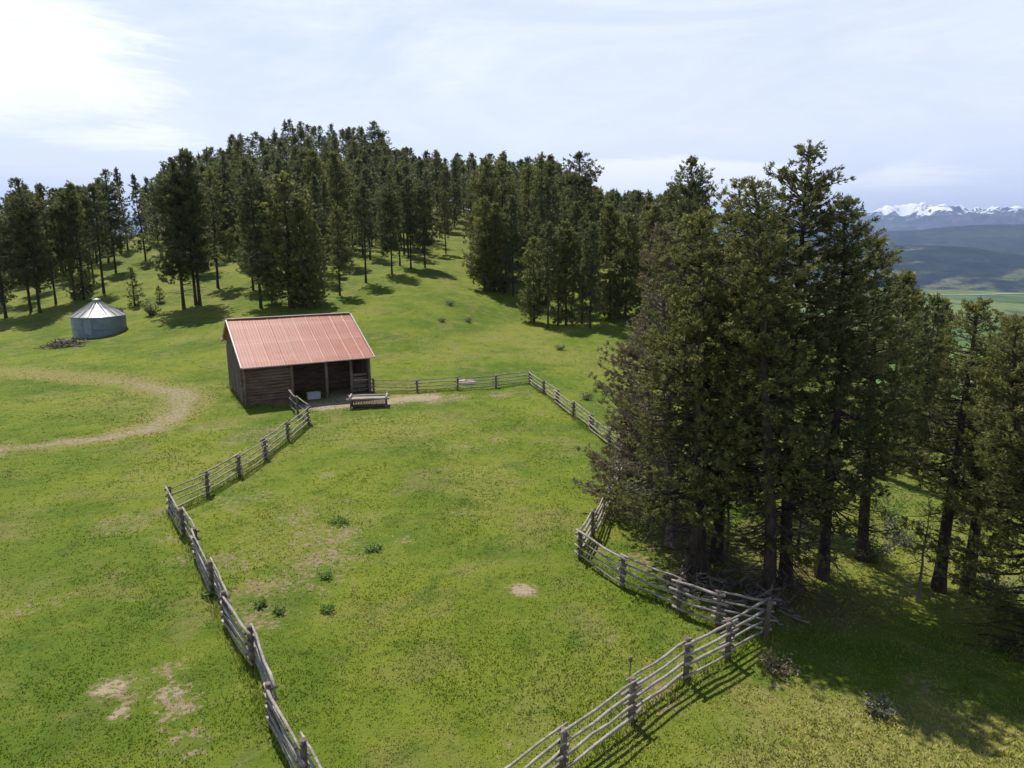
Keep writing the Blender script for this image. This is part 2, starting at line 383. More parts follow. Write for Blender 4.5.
def masks(x, y):
    wob = (fbm(x / 2.0, y / 2.0, 3, 21) - .5) * 2
    d1 = seg_dist(x, y, TRACK_UP); d2 = seg_dist(x, y, TRACK_LOW)
    tw = sstep(x, -52, -27)
    dirt = (.30 + .34 * tw) * (1 - sstep(d1 + wob * .8, .3, 2.3)); dirt = np.maximum(dirt, (.36 + .28 * tw) * (1 - sstep(d2 + wob * .6, .2, 1.9)))
    e = G2(178, 402); dirt = np.maximum(dirt, .62 * (1 - sstep(np.hypot(x - e[0], y - e[1]) + wob, .2, 3.2)))
    e = G2(150, 430); dirt = np.maximum(dirt, .6 * (1 - sstep(np.hypot(x - e[0], (y - e[1]) * 2) + wob, .2, 2.8)))
    dirt = np.maximum(dirt, .85 * (1 - sstep(seg_dist(x, y, YARD) + wob, .3, 3.0)))
    for c, r, s in PATCH:
        dirt = np.maximum(dirt, s * (1 - sstep(np.hypot(x - c[0], y - c[1]) + wob * r * .45, .2 * r, 1.35 * r)))
    # dry, yellowish grass: the bank below the big firs, the track's verge, scattered swathes
    dry = sstep(x + .45 * (18 - y) + wob, 4.0, 9.0) * (.75 * (1 - sstep(y + .25 * (x - 9), 16.2, 19.0)) + .35 * sstep(y, 24, 30) * (1 - sstep(y, 60, 90)))
    dry = np.maximum(dry, .8 * (1 - sstep(d1 + wob, 1.0, 3.4))); dry = np.maximum(dry, .6 * (1 - sstep(d2 + wob, .8, 2.8)))
    dry = np.maximum(dry, .42 * sstep(fbm(x / 9.0, y / 9.0, 4, 33), .47, .72))
    dry = np.maximum(dry, .32 * sstep(np.hypot(x, y), 70, 130))
    dry = np.maximum(dry, .30 * (1 - sstep(np.hypot(x - 3.5, y - 17) + wob, 2, 7)))
    return dirt, dry

def polar(name, radii, azs, zf, mat, extra=None, closed=False, smooth=True):
    A, Rr = np.meshgrid(azs, radii); X = Rr * np.sin(A); Y = Rr * np.cos(A); Z = zf(X, Y, A, Rr)
    n, m = X.shape; idx = np.arange(n * m).reshape(n, m)
    F = np.stack([idx[:-1, :-1], idx[:-1, 1:], idx[1:, 1:], idx[1:, :-1]], -1).reshape(-1, 4)
    if closed: F = np.r_[F, np.stack([idx[:-1, -1], idx[:-1, 0], idx[1:, 0], idx[1:, -1]], -1).reshape(-1, 4)]
    V = np.stack([X, Y, Z], -1).reshape(-1, 3)
    F = F[:, ::-1]
    me = np_mesh(name, V, F, mat, smooth, vattr=extra(X, Y) if extra else None)
    return link(name, me)

front = np.radians(np.arange(-44, 44.01, .22)); back = np.radians(np.arange(46, 315.5, 2.0))
AZ = np.r_[front, back]
radii = np.r_[0.05, 4.0 * (1250 / 4.0) ** (np.arange(470) / 469.0)]
def gz_sheet(X, Y, A, Rr): return ground(X, Y)
FOREST_WOOD = lambda x, y: sstep(x + .25 * y, 14, 20) * (1 - sstep(y, 26, 34)) * 0.0
def gextra(X, Y):
    d, e = masks(X.ravel(), Y.ravel())
    c1 = np.array(G2(735, 585)); c2 = np.array(G2(800, 590))
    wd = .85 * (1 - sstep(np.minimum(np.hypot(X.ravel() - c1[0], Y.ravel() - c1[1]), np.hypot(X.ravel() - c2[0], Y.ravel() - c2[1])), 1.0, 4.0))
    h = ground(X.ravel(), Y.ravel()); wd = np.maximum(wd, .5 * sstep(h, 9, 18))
    return {'dirt': d, 'dry': e, 'wood': wd}
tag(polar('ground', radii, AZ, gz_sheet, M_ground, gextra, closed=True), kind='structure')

# grass blades near the viewer: one mass nobody could count
rng = np.random.default_rng(4)
NT_ = 190000
rr = 11.5 * (125 / 11.5) ** (rng.random(NT_) ** .93); aa = np.radians(rng.uniform(-43, 43, NT_))
gx, gy = rr * np.sin(aa), rr * np.cos(aa)
dm, dry_ = masks(gx, gy)
keep = (rng.random(NT_) > sstep(rr, 55, 125)) & (rng.random(NT_) > np.clip(dm * 2.2 - .35, 0, .93)) & (fbm(gx / 1.6, gy / 1.6, 3, 77) + rng.normal(0, .2, NT_) > .34)
gx, gy, dm, dry_, rr = gx[keep], gy[keep], dm[keep], dry_[keep], rr[keep]; n = len(gx)
nb = 3
bx = np.repeat(gx, nb) + rng.normal(0, .05, n * nb); by = np.repeat(gy, nb) + rng.normal(0, .05, n * nb)
sz = np.repeat(.6 + .9 * fbm(gx / 2.5, gy / 2.5, 2, 55), nb) * np.repeat(1 + .55 * dry_, nb)
hgt = rng.uniform(.02, .065, n * nb) * sz; wd = rng.uniform(.012, .024, n * nb) * np.repeat(np.minimum(.75 + rr / 34, 2.4), nb)
EDGE = [[(171, 513), (197.5, 560), (228, 629), (274, 729), (305, 790)], [(171, 513), (239.5, 477), (308, 424.5), (298, 416)], [(374, 392.5), (457.5, 390.5), (530, 384), (573, 417), (628, 461), (593, 538), (580.5, 559), (677.5, 613), (765, 638), (686, 682), (562, 776)],
        [(230, 387), (246, 408), (292, 405)]]
ex, ey, eh = [], [], []
for line in EDGE:
    W2 = [G2(*p) for p in line]
    for (x0, y0), (x1, y1) in zip(W2[:-1], W2[1:]):
        k = int(math.hypot(x1 - x0, y1 - y0) * 130); f_ = rng.random(k)
        ex.append(x0 + (x1 - x0) * f_ + rng.normal(0, .16, k)); ey.append(y0 + (y1 - y0) * f_ + rng.normal(0, .16, k)); eh.append(rng.uniform(.08, .30, k) * (.4 + fbm(ex[-1] / .8, ey[-1] / .8, 2, 61)))
ex, ey, eh = map(np.concatenate, (ex, ey, eh)); ke = len(ex)
bx = np.r_[bx, ex]; by = np.r_[by, ey]; hgt = np.r_[hgt, eh]; wd = np.r_[wd, rng.uniform(.012, .022, ke)]
NB = len(bx); dry_all = np.r_[np.repeat(dry_, nb), np.full(ke, .25)]
bz = ground(bx, by) - .01
th = rng.uniform(0, 6.283, NB); lean = rng.uniform(.1, .8, NB) * hgt
px_, py_ = np.cos(th), np.sin(th)
B0 = np.stack([bx - px_ * wd, by - py_ * wd, bz], -1); B1 = np.stack([bx + px_ * wd, by + py_ * wd, bz], -1)
ph = th + rng.uniform(.6, 2.4, NB)
T0 = np.stack([bx + np.cos(ph) * lean, by + np.sin(ph) * lean, bz + hgt], -1)
V = np.stack([B0, B1, T0], 1).reshape(-1, 3); F = np.arange(len(V)).reshape(-1, 3)
gm = np_mesh('grass', V, F, M_blades, fattr={'tint': rng.random(NB), 'dry': dry_all})
tag(link('grass', gm), 'short green meadow grass with yellowish dry blades', 'grass', kind='stuff')

# valley floor
def mat_valley():
    m, nt = new_mat('valley fields'); q = NT(nt)
    P = q.n('ShaderNodeNewGeometry').outputs['Position']
    v = q.n('ShaderNodeTexVoronoi', feature='F1'); q.l(q.mapping(P, (.0016, .0007, 1), (0, 0, .5)), v.inputs['Vector']); v.inputs['Scale'].default_value = 1.0
    hs = q.n('ShaderNodeSeparateColor'); q.l(v.outputs['Color'], hs.inputs[0])
    a = q.ramp(hs.outputs[0], [(0, (.085, .14, .03)), (.3, (.11, .17, .035)), (.6, (.14, .18, .05)), (.85, (.19, .185, .09)), (.95, (.08, .12, .03))], 'CONSTANT')
    n = q.noise(q.mapping(P, (.004, .0015, 1)), 1.0, 7, .7, .5)
    a = q.mix(q.math('MULTIPLY', q.smooth(n, .5, .62), .7), a, (.035, .055, .022))
    n2 = q.noise(P, .02, 4, .7); a = q.mix(q.math('MULTIPLY', q.smooth(n2, .6, .7), .6), a, (.04, .055, .03))
    n3 = q.noise(P, .003, 4, .6); a = q.mix(q.math('MULTIPLY', q.smooth(n3, .55, .75), .6), a, (.20, .175, .11))
    b = q.n('ShaderNodeBsdfDiffuse'); q.l(a, b.inputs[0])
    o = q.n('ShaderNodeOutputMaterial'); q.l(b.outputs[0], o.inputs[0]); return m
AZF = np.radians(np.arange(0, 360, 1.5))
vr = 500 * (31000 / 500.) ** (np.arange(70) / 69.)
tag(polar('valley_floor', vr, AZF, lambda X, Y, A, Q: VALLEY + 0 * X + 6 * (fbm(X / 700, Y / 700, 3, 8) - .5), mat_valley(), closed=True), kind='structure')
# pale gravel road crossing the valley floor
def at_valley(px, py, z=VALLEY + 5):
    D = ray(px, py); t = (z - CAMH) / D[2]; return np.array([D[0] * t, D[1] * t, z])
def ribbon(name, pts, w, mat):
    pts = np.array(pts); d = np.gradient(pts, axis=0); s = np.stack([-d[:, 1], d[:, 0], 0 * d[:, 0]], -1); s /= np.linalg.norm(s, axis=1)[:, None]
    L = pts + s * w / 2; Rr = pts - s * w / 2; n = len(pts); V = np.r_[L, Rr]
    F = [(i, i + 1, n + i + 1, n + i) for i in range(n - 1)]
    return link(name, np_mesh(name, V, np.array(F), mat))
M_gravel = mat_wood('gravel', (.34, .30, .23), (.46, .41, .33), .01)
tag(ribbon('valley_road', [at_valley(x, y) for x, y in [(840, 292.2), (880, 293.4), (930, 294.6), (975, 294.4), (1030, 293.0), (1100, 293.6)]], 34, M_gravel), kind='structure')

# far hills and snow mountains
def mat_hills(name, dark, mid, grass, amount):
    m, nt = new_mat(name); q = NT(nt)
    P = q.n('ShaderNodeNewGeometry').outputs['Position']
    n1 = q.noise(P, .0011, 6, .62, .4); n2 = q.noise(P, .006, 5, .7); n3 = q.noise(P, .022, 5, .8)
    a = q.mix(q.smooth(n2, .4, .6), dark, mid)
    a = q.mix(q.math('MULTIPLY', q.smooth(q.math('ADD', q.math('MULTIPLY', n1, .8), q.math('MULTIPLY', n2, .3)), .56, .64), amount), a, grass)
    a = q.mix(q.math('MULTIPLY', q.smooth(n3, .48, .6), .6), a, dark)
    b = q.n('ShaderNodeBsdfDiffuse'); q.l(a, b.inputs[0])
    o = q.n('ShaderNodeOutputMaterial'); q.l(b.outputs[0], o.inputs[0]); return m
def mat_snow():
    m, nt = new_mat('snowy rock'); q = NT(nt)
    P = q.n('ShaderNodeNewGeometry').outputs['Position']
    s = q.n('ShaderNodeSeparateXYZ'); q.l(P, s.inputs[0])
    N = q.n('ShaderNodeNewGeometry').outputs['Normal']; sn = q.n('ShaderNodeSeparateXYZ'); q.l(N, sn.inputs[0])
    n1 = q.noise(P, .0030, 8, .8, .8); n2 = q.noise(P, .0007, 4, .6)
    hgt = q.smooth(s.outputs[2], 250, 900)
    k = q.math('ADD', q.math('MULTIPLY', hgt, .8), q.math('MULTIPLY', q.math('SUBTRACT', n1, .5), 2.6)); k = q.math('ADD', k, q.math('MULTIPLY', q.math('SUBTRACT', n2, .5), .6))
    mask = q.smooth(k, .48, .60)
    a = q.mix(mask, q.mix(q.smooth(n1, .4, .6), (.035, .045, .05), (.10, .10, .10)), (.86, .88, .92))
    b = q.n('ShaderNodeBsdfDiffuse'); q.l(a, b.inputs[0])
    o = q.n('ShaderNodeOutputMaterial'); q.l(b.outputs[0], o.inputs[0]); return m
def hill_ring(name, r0, rc, r1, crest, mat, amp, seed, scale, gain=.55):
    azs = np.radians(np.arange(-75, 75.01, .16)); t = np.linspace(0, 1, 90)
    rad = r0 + (r1 - r0) * t; tc_ = (rc - r0) / (r1 - r0)
    def zf(X, Y, A, Q):
        u = (Q - r0) / (r1 - r0)
        pr = np.where(u < tc_, np.sin(np.clip(u / tc_, 0, 1) * math.pi / 2) ** 1.25, np.cos(np.clip((u - tc_) / (1 - tc_), 0, 1) * math.pi / 2) ** 1.2)
        nn = fbm(X / scale, Y / scale, 6, seed, gain); rid = 1 - np.abs(fbm(X / scale * .8 + 40, Y / scale * .8, 5, seed + 50, gain) - .5) * 2
        c = crest(np.degrees(A))
        return VALLEY - 15 + (c - VALLEY) * pr + amp * pr * (nn - .5) + amp * .9 * pr * (rid - .82) + amp * (.24 if gain > .6 else .25) * pr * (.5 - np.abs(fbm(X / scale * 5, Y / scale * 5, 4, seed + 90, .6) - .5) * 2.2)
    return tag(polar(name, rad, azs, zf, mat, smooth=True), kind='structure')
def cubic(az, pts):
    xs = [p[0] for p in pts]; ys = [p[1] for p in pts]; return np.interp(az, xs, ys)
hill_ring('foothills', 5550, 7600, 9500, lambda a: cubic(a, [(-75, 40), (-20, -40), (20, -110), (26, -45), (30, -40), (33, -60), (36.5, -125), (42, -120), (75, 0)]),
          mat_hills('dark wooded hills', (.012, .020, .020), (.028, .040, .030), (.15, .16, .07), .8), 60, 61, 1300)
hill_ring('far_hills', 8500, 12000, 15000, lambda a: cubic(a, [(-75, 60), (-28, 60), (20, 60), (27, 95), (31, 150), (33, 190), (36.5, 195), (44, 120), (75, 120)]),
          mat_hills('wooded mountains', (.016, .026, .026), (.030, .044, .034), (.09, .10, .06), .35), 100, 71, 2300)
hill_ring('snow_mountains', 14500, 21000, 26000, lambda a: cubic(a, [(-75, 500), (-28, 330), (20, 500), (26, 540), (29, 650), (30.5, 710), (33, 660), (36.5, 640), (44, 600), (75, 500)]),
          mat_snow(), 700, 82, 1900, .68)

# ------------------------------------------------------------------ trees
def tubes(P, Rd, sides=4):
    """batch of tubes: P [B,K,3], Rd [B,K]"""
    B, K, _ = P.shape
    d = np.gradient(P, axis=1); d /= np.linalg.norm(d, axis=2, keepdims=True) + 1e-9
    ref = np.where(np.abs(d[..., 2:3]) < .85, np.array([0, 0, 1.]), np.array([1., 0, 0]))
    u = np.cross(d, ref); u /= np.linalg.norm(u, axis=2, keepdims=True) + 1e-9; w = np.cross(d, u)
    th = np.arange(sides) * 2 * np.pi / sides
    V = P[:, :, None] + Rd[:, :, None, None] * (np.cos(th)[:, None] * u[:, :, None] + np.sin(th)[:, None] * w[:, :, None])
    idx = np.arange(B * K * sides).reshape(B, K, sides); nx = np.roll(idx, -1, axis=2)
    F = np.stack([idx[:, :-1], nx[:, :-1], nx[:, 1:], idx[:, 1:]], -1).reshape(-1, 4)
    return V.reshape(-1, 3), F
def merge(parts):
    Vs, Fs, b = [], [], 0
    for V, F in parts: Vs.append(V); Fs.append(F + b); b += len(V)
    return np.concatenate(Vs), np.concatenate(Fs)
def unit(a): return a / (np.linalg.norm(a, axis=-1, keepdims=True) + 1e-9)

def make_tree(seed, H, Rmax, clear=.15, nbr=70, tuft=.30, quads=7, qw=.05, fine=True, prof='fir', up=0.0, density=1.0, lean=(0, 0),
              trunk_r=None, bare=.0, step=.22, mat=None, bark=None, droop=.15, clump=.5):
    """trunk, limbs and crown meshes of one conifer standing at the origin"""
    rg = np.random.default_rng(seed)
    r0 = trunk_r or H * .016 + .04
    K = 14; tt = np.linspace(0, 1, K); wv = np.cumsum(rg.normal(0, .005, (K, 2)), axis=0) * H
    cx = lean[0] * tt + wv[:, 0] * tt; cy = lean[1] * tt + wv[:, 1] * tt
    cz = tt * H; tr = r0 * ((1 - tt) ** .8 * .95 + .03); tr[0] *= 1.35
    if fine:
        cz[0] = -.3
    else: cz[0] = -.6
    tV, tF = tubes(np.stack([cx, cy, cz], -1)[None], tr[None], 9 if fine else 6)
    def axis(h): return np.stack([np.interp(h, tt, cx), np.interp(h, tt, cy), h * H], -1)
    # branches
    hfrac = np.sort(clear + (1 - clear) * (rg.random(nbr) ** (.78 if fine else .88)) * .985)
    s = (hfrac - clear) / (1 - clear)
    if prof == 'fir': pf = (1 - s) ** .62 * (.65 + .35 * sstep(s, 0, .22))
    elif prof == 'column': pf = np.minimum(1, (1 - s) * 2.6) ** .7 * (.75 + .25 * sstep(s, 0, .2)) * (.9 - .2 * s)
    elif prof == 'round': pf = np.sin(np.clip(.18 + s * .86, 0, 1) * np.pi) ** .6
    else: pf = (1 - s) ** 1.0
    azm = np.arange(nbr) * 2.39996 + rg.normal(0, .5, nbr)
    asym = 1 + .28 * np.sin(azm * 1 + rg.uniform(0, 6)) + .22 * np.sin(azm * 2 + s * 9 + rg.uniform(0, 6))
    L = Rmax * pf * rg.uniform(.55, 1.12, nbr) * asym + .12 + .02 * H * (s < .9)
    B = nbr; KB = 7; f = np.linspace(0, 1, KB)
    elev = (-.20 + .75 * s ** 1.2 + up) + rg.normal(0, .13, nbr)
    dirh = np.stack([np.cos(azm), np.sin(azm), 0 * azm], -1)
    bend = rg.normal(0, .12, nbr)
    perp = np.stack([-np.sin(azm), np.cos(azm), 0 * azm], -1)
    start = axis(hfrac)
    P = start[:, None] + dirh[:, None] * (L[:, None] * f * np.cos(elev)[:, None])[..., None] \
        + perp[:, None] * (L[:, None] * bend[:, None] * f ** 2)[..., None]
    zz = L[:, None] * (f * np.sin(elev)[:, None] - droop * np.sin(f * np.pi) * (1 - s)[:, None] + .22 * f ** 3 * (1 - s)[:, None])
    P[..., 2] += zz
    br = (.010 + .013 * L)[:, None] * (1 - f * .85) * (1.0 if fine else 1.3)
    lim = [tubes(P, br, 4 if fine else 3)]
    # dead bare limbs below the crown
    nd = int(nbr * bare)
    if nd:
        hf = rg.uniform(clear * .35, clear + .12, nd); az2 = rg.uniform(0, 6.28, nd); L2 = Rmax * rg.uniform(.3, .95, nd)
        dh = np.stack([np.cos(az2), np.sin(az2), 0 * az2], -1)
        P2 = axis(hf)[:, None] + dh[:, None] * (L2[:, None] * f)[..., None]
        P2[..., 2] += L2[:, None] * (f * rg.normal(-.05, .12, nd)[:, None] - .12 * f ** 2); P2[:, 1:-1] += rg.normal(0, .05, (nd, KB - 2, 3))
        lim.append(tubes(P2, (.008 + .009 * L2)[:, None] * (1 - f * .85), 3))
        if fine:   # thin side twigs on the dead limbs
            q = 6; ii = rg.integers(0, nd, nd * q); fi = rg.integers(2, KB - 1, nd * q); st = P2[ii, fi]
            dd = unit(dh[ii] + rg.normal(0, .7, (nd * q, 3)) * (1, 1, .4)); ll = L2[ii] * rg.uniform(.12, .35, nd * q)
            g2 = np.linspace(0, 1, 3); P3 = st[:, None] + dd[:, None] * (ll[:, None] * g2)[..., None]
            lim.append(tubes(P3, np.full((nd * q, 3), .006) * (1 - g2 * .6), 3))
    # side twigs
    nt = np.maximum(3, (L / (step * 1.25)).astype(int)); ib = np.repeat(np.arange(B), nt)
    fr = np.concatenate([np.linspace(.22, 1, k) for k in nt]) + rg.normal(0, .03, len(ib)); fr = np.clip(fr, .12, 1)
    x = fr * (KB - 1); i0 = np.clip(x.astype(int), 0, KB - 2); w = (x - i0)[:, None]
    base = P[ib, i0] * (1 - w) + P[ib, i0 + 1] * w
    along = unit(P[ib, i0 + 1] - P[ib, i0])
    side = np.where(rg.random(len(ib)) < .5, 1.0, -1.0)
    sdv = unit(np.cross(along, [0, 0, 1.])) * side[:, None]
    tl = np.clip((1.08 - fr) * L[ib] * .52, .10, 1.5) * rg.uniform(.5, 1.15, len(ib))
    ang = rg.uniform(.55, 1.15, len(ib))[:, None]
    td = unit(along * np.cos(ang) + sdv * np.sin(ang) + np.stack([0 * fr, 0 * fr, rg.normal(.04, .22, len(fr))], -1))
    if fine:
        g3 = np.linspace(0, 1, 3)
        P4 = base[:, None] + td[:, None] * (tl[:, None] * g3)[..., None]; P4[:, 2, 2] -= tl * .08
        lim.append(tubes(P4, np.full((len(ib), 3), .009) * (1 - g3 * .7), 3))
    # tufts along the twigs
    kt = np.maximum(1, np.round(tl / step * density).astype(int)); it = np.repeat(np.arange(len(ib)), kt)
    ft = rg.uniform(.15, 1.08, len(it))
    C = base[it] + td[it] * (tl[it] * ft)[:, None] + rg.normal(0, tuft * .34, (len(it), 3))
    A = unit(td[it] + along[it] * .35 + np.array([0, 0, .25]))
    # tip tufts
    C = np.concatenate([C, P[:, -1] + rg.normal(0, .04, (B, 3)), axis(np.linspace(.86, 1.0, 16))]); A = np.concatenate([A, unit(P[:, -1] - P[:, -2]), np.tile([0, 0, 1.], (16, 1))])
    # clumpy gaps
    cn = fbm(C[:, 0] / (Rmax * .30) + 9 + np.floor(C[:, 1] / (Rmax * .55)) * 7.3, C[:, 2] / (Rmax * .34), 2, seed)
    kp = rg.random(len(C)) < np.clip(1.25 - clump + (cn - .42) * 3.0 + (.55 * sstep(C[:, 2] / H, .5, .85) if fine else 0), .10, 1); kp[-16:] = True
    C, A, cn = C[kp], A[kp], cn[kp]; N = len(C)
    Cq = np.repeat(C, quads, 0); Cq = Cq + rg.normal(0, tuft * .18, Cq.shape); Aq = np.repeat(A, quads, 0)
    dq = unit(Aq + rg.normal(0, .55, Cq.shape)); pq = unit(np.cross(dq, rg.normal(0, 1, Cq.shape)))
    lq = (tuft * rg.uniform(.5, 1.05, len(Cq)))[:, None]; wq = (qw * rg.uniform(.6, 1.2, len(Cq)))[:, None]
    b0 = Cq - dq * lq * .25
    V = np.stack([b0 - pq * wq * .3, b0 + dq * lq * .55 - pq * wq * .55, b0 + dq * lq, b0 + dq * lq * .5 + pq * wq * .55], 1).reshape(-1, 3)
    F = np.arange(len(V)).reshape(-1, 4)
    tint = np.clip(np.repeat(rg.beta(2, 2.4, N), quads) * .75 + rg.normal(0, .10, len(Cq)) + .15, 0, 1)
    mt = np_mesh('trunk', tV, tF, bark or M_bark, True)
    ml = np_mesh('limbs', *merge(lim), bark or M_bark, True)
    mc = np_mesh('crown', V, F, mat or M_leaf, False, fattr={'tint': tint})
    return mt, ml, mc

def put_tree(meshes, loc, rz, sc, name, label, cat, group=None):
    r = empty(name, loc, rz, label, cat, group); r.scale = sc
    for nm, me in zip(('trunk', 'limbs', 'crown'), meshes): link(nm, me, r)
    return r

# the big firs beside the paddock: each grown on its own
BIG = [  # base px,py, top px,py, crown radius m, clear, dens, prof, mat, label
    (697, 574, 706, 212, 3.4, .15, 1.0, 'fir', M_leaf, 'big fir with the thickest bare trunk, nearest the fence bend, front of the tall clump'),
    (716, 563, 742, 180, 2.3, .36, 1.0, 'fir', M_leaf, 'big fir whose trunk rises just behind the thickest trunk at the fence'),
    (770, 602, 764, 180, 2.7, .13, 1.0, 'fir', M_leaf, 'big fir standing right behind the corner where the two fence runs meet'),
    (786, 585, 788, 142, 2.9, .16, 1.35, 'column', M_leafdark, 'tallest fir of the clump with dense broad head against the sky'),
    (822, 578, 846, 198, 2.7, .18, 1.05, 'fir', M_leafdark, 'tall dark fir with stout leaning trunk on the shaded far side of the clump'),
    (862, 560, 872, 238, 2.0, .26, 1.1, 'column', M_leaf, 'full olive green fir on the valley side of the tall clump'),
    (672, 545, 662, 226, 2.4, .12, .7, 'fir', M_leafdry, 'half dead fir with grey brown branches beside the tall clump'),
    (748, 500, 752, 215, 2.0, .30, 1.0, 'fir', M_leaf, 'green fir rising in the middle of the clump, behind the front trunks'),
    (653, 515, 643, 322, 3.15, .04, 1.0, 'fir', M_leafdry, 'brownish bushy fir behind the fence bend at the clump edge'),
    (938, 590, 975, 300, 2.2, .34, .45, 'fir', M_leaf, 'thin leaning fir with see-through branches alone on the valley slope'),
    (967, 592, 1000, 350, 1.5, .30, .8, 'fir', M_leaf, 'leaning fir close behind the thin see-through one'),
    (1044, 652, 1026, 322, 3.6, .02, 1.15, 'fir', M_leaf, 'bushy olive fir cut off by the picture edge, low branches'),
]
GB = 'tall firs clumped beside the paddock fence'
seed = 100
for bx_, by_, tx_, ty_, rad, clr, den, pf, mt_, lab in BIG:
    seed += 1; b = hit(bx_, by_); H = height_for(b, ty_); rad *= .93
    dist = b[1]; ld = ((tx_ - bx_) / FPX * (dist * 1.0)) + b[0] / 1.0 * 0
    # sideways lean so the top stands over its own base in the world
    D = ray(tx_, ty_); topx = D[0] * b[1] / D[1]
    sp = .155
    ms = make_tree(seed, H, rad, clr, int(105 + H * 7.0), .19, 13, .040, True, pf, mat=mt_, bark=M_deadwood if mt_ is M_leafdry else M_bark, density=den * 1.1,
                   lean=(topx - b[0], 0), bare=.45, trunk_r=(.34 if lab.startswith('big fir with the thickest') else .24), step=sp, clump=.35 if 'cut off' in lab else (.92 if mt_ is not M_leafdry else .7))
    put_tree(ms, tuple(b), 0, (1, 1, 1), 'fir_tree', lab, 'fir tree', GB)

# bare and young trees beside the clump
def bare_tree(bx_, by_, ty_, rad, seed, label, nm='dead_sapling', n=26, rt=.06):
    b = hit(bx_, by_); H = height_for(b, ty_)
    ms = make_tree(seed, H, rad, .2, n, .2, 3, .02, True, 'fir', density=.2, bare=.5, trunk_r=rt, step=.4, mat=M_leafdry, bark=M_deadwood, clump=1.2)
    put_tree(ms, tuple(b), 0, (1, 1, 1), nm, label, 'dead tree')
bare_tree(917, 602, 500, 1.1, 301, 'skinny bare grey sapling standing before the thin leaning fir')
bare_tree(687, 566, 500, .9, 302, 'thin bare crooked sapling beside the thickest fir trunk', rt=.09)
bare_tree(727, 555, 440, .9, 303, 'slender bare pole tree between the thick trunks and the clump middle', rt=.07)
bare_tree(797, 560, 430, 1.0, 304, 'slender bare trunk between the tallest fir and the stout leaning one', rt=.08)

# shared shapes for the wood on the hill
KINDS = []
for i, (H, Rm, clr, nb_, pf, mt_, cl_, w) in enumerate([
        (16, 2.6, .15, 66, 'fir', M_leafdark, .45, 'slim dark fir'), (18, 3.1, .20, 66, 'column', M_leafdark, .45, 'tall full crowned fir'),
        (15, 2.9, .06, 70, 'fir', M_leaf, .40, 'olive green fir'), (17, 2.4, .38, 50, 'column', M_leafdark, .5, 'long stemmed fir'),
        (13, 3.0, .06, 66, 'fir', M_leaf, .35, 'broad olive fir'), (16, 2.2, .15, 60, 'cone', M_leafdark, .4, 'narrow pointed fir'),
        (18, 3.4, .35, 48, 'round', M_leafdark, .55, 'round headed pine'), (17, 2.8, .28, 54, 'fir', M_leaf, .6, 'ragged open fir')]):
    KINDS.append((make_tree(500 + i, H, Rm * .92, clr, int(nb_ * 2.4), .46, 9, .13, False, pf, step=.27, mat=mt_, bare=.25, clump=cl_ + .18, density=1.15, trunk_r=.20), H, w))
BUSHY = (make_tree(590, 7, 2.0, .02, 60, .45, 6, .12, False, 'cone', step=.3, mat=M_leafdark, clump=.25, density=1.2), 7, 'young')
rnd = random.Random(11)
placed = []
def plant(kind, b, H, name, label, cat, group=None, wid=1.0, px=None):
    ms, H0, w = kind; k = H / H0; kw = (k * .75 + .25) * wid
    placed.append((b[0], b[1])); return put_tree(ms, (b[0], b[1], b[2]), rnd.uniform(0, 6.28), (kw, kw, k), name, label, cat, group)

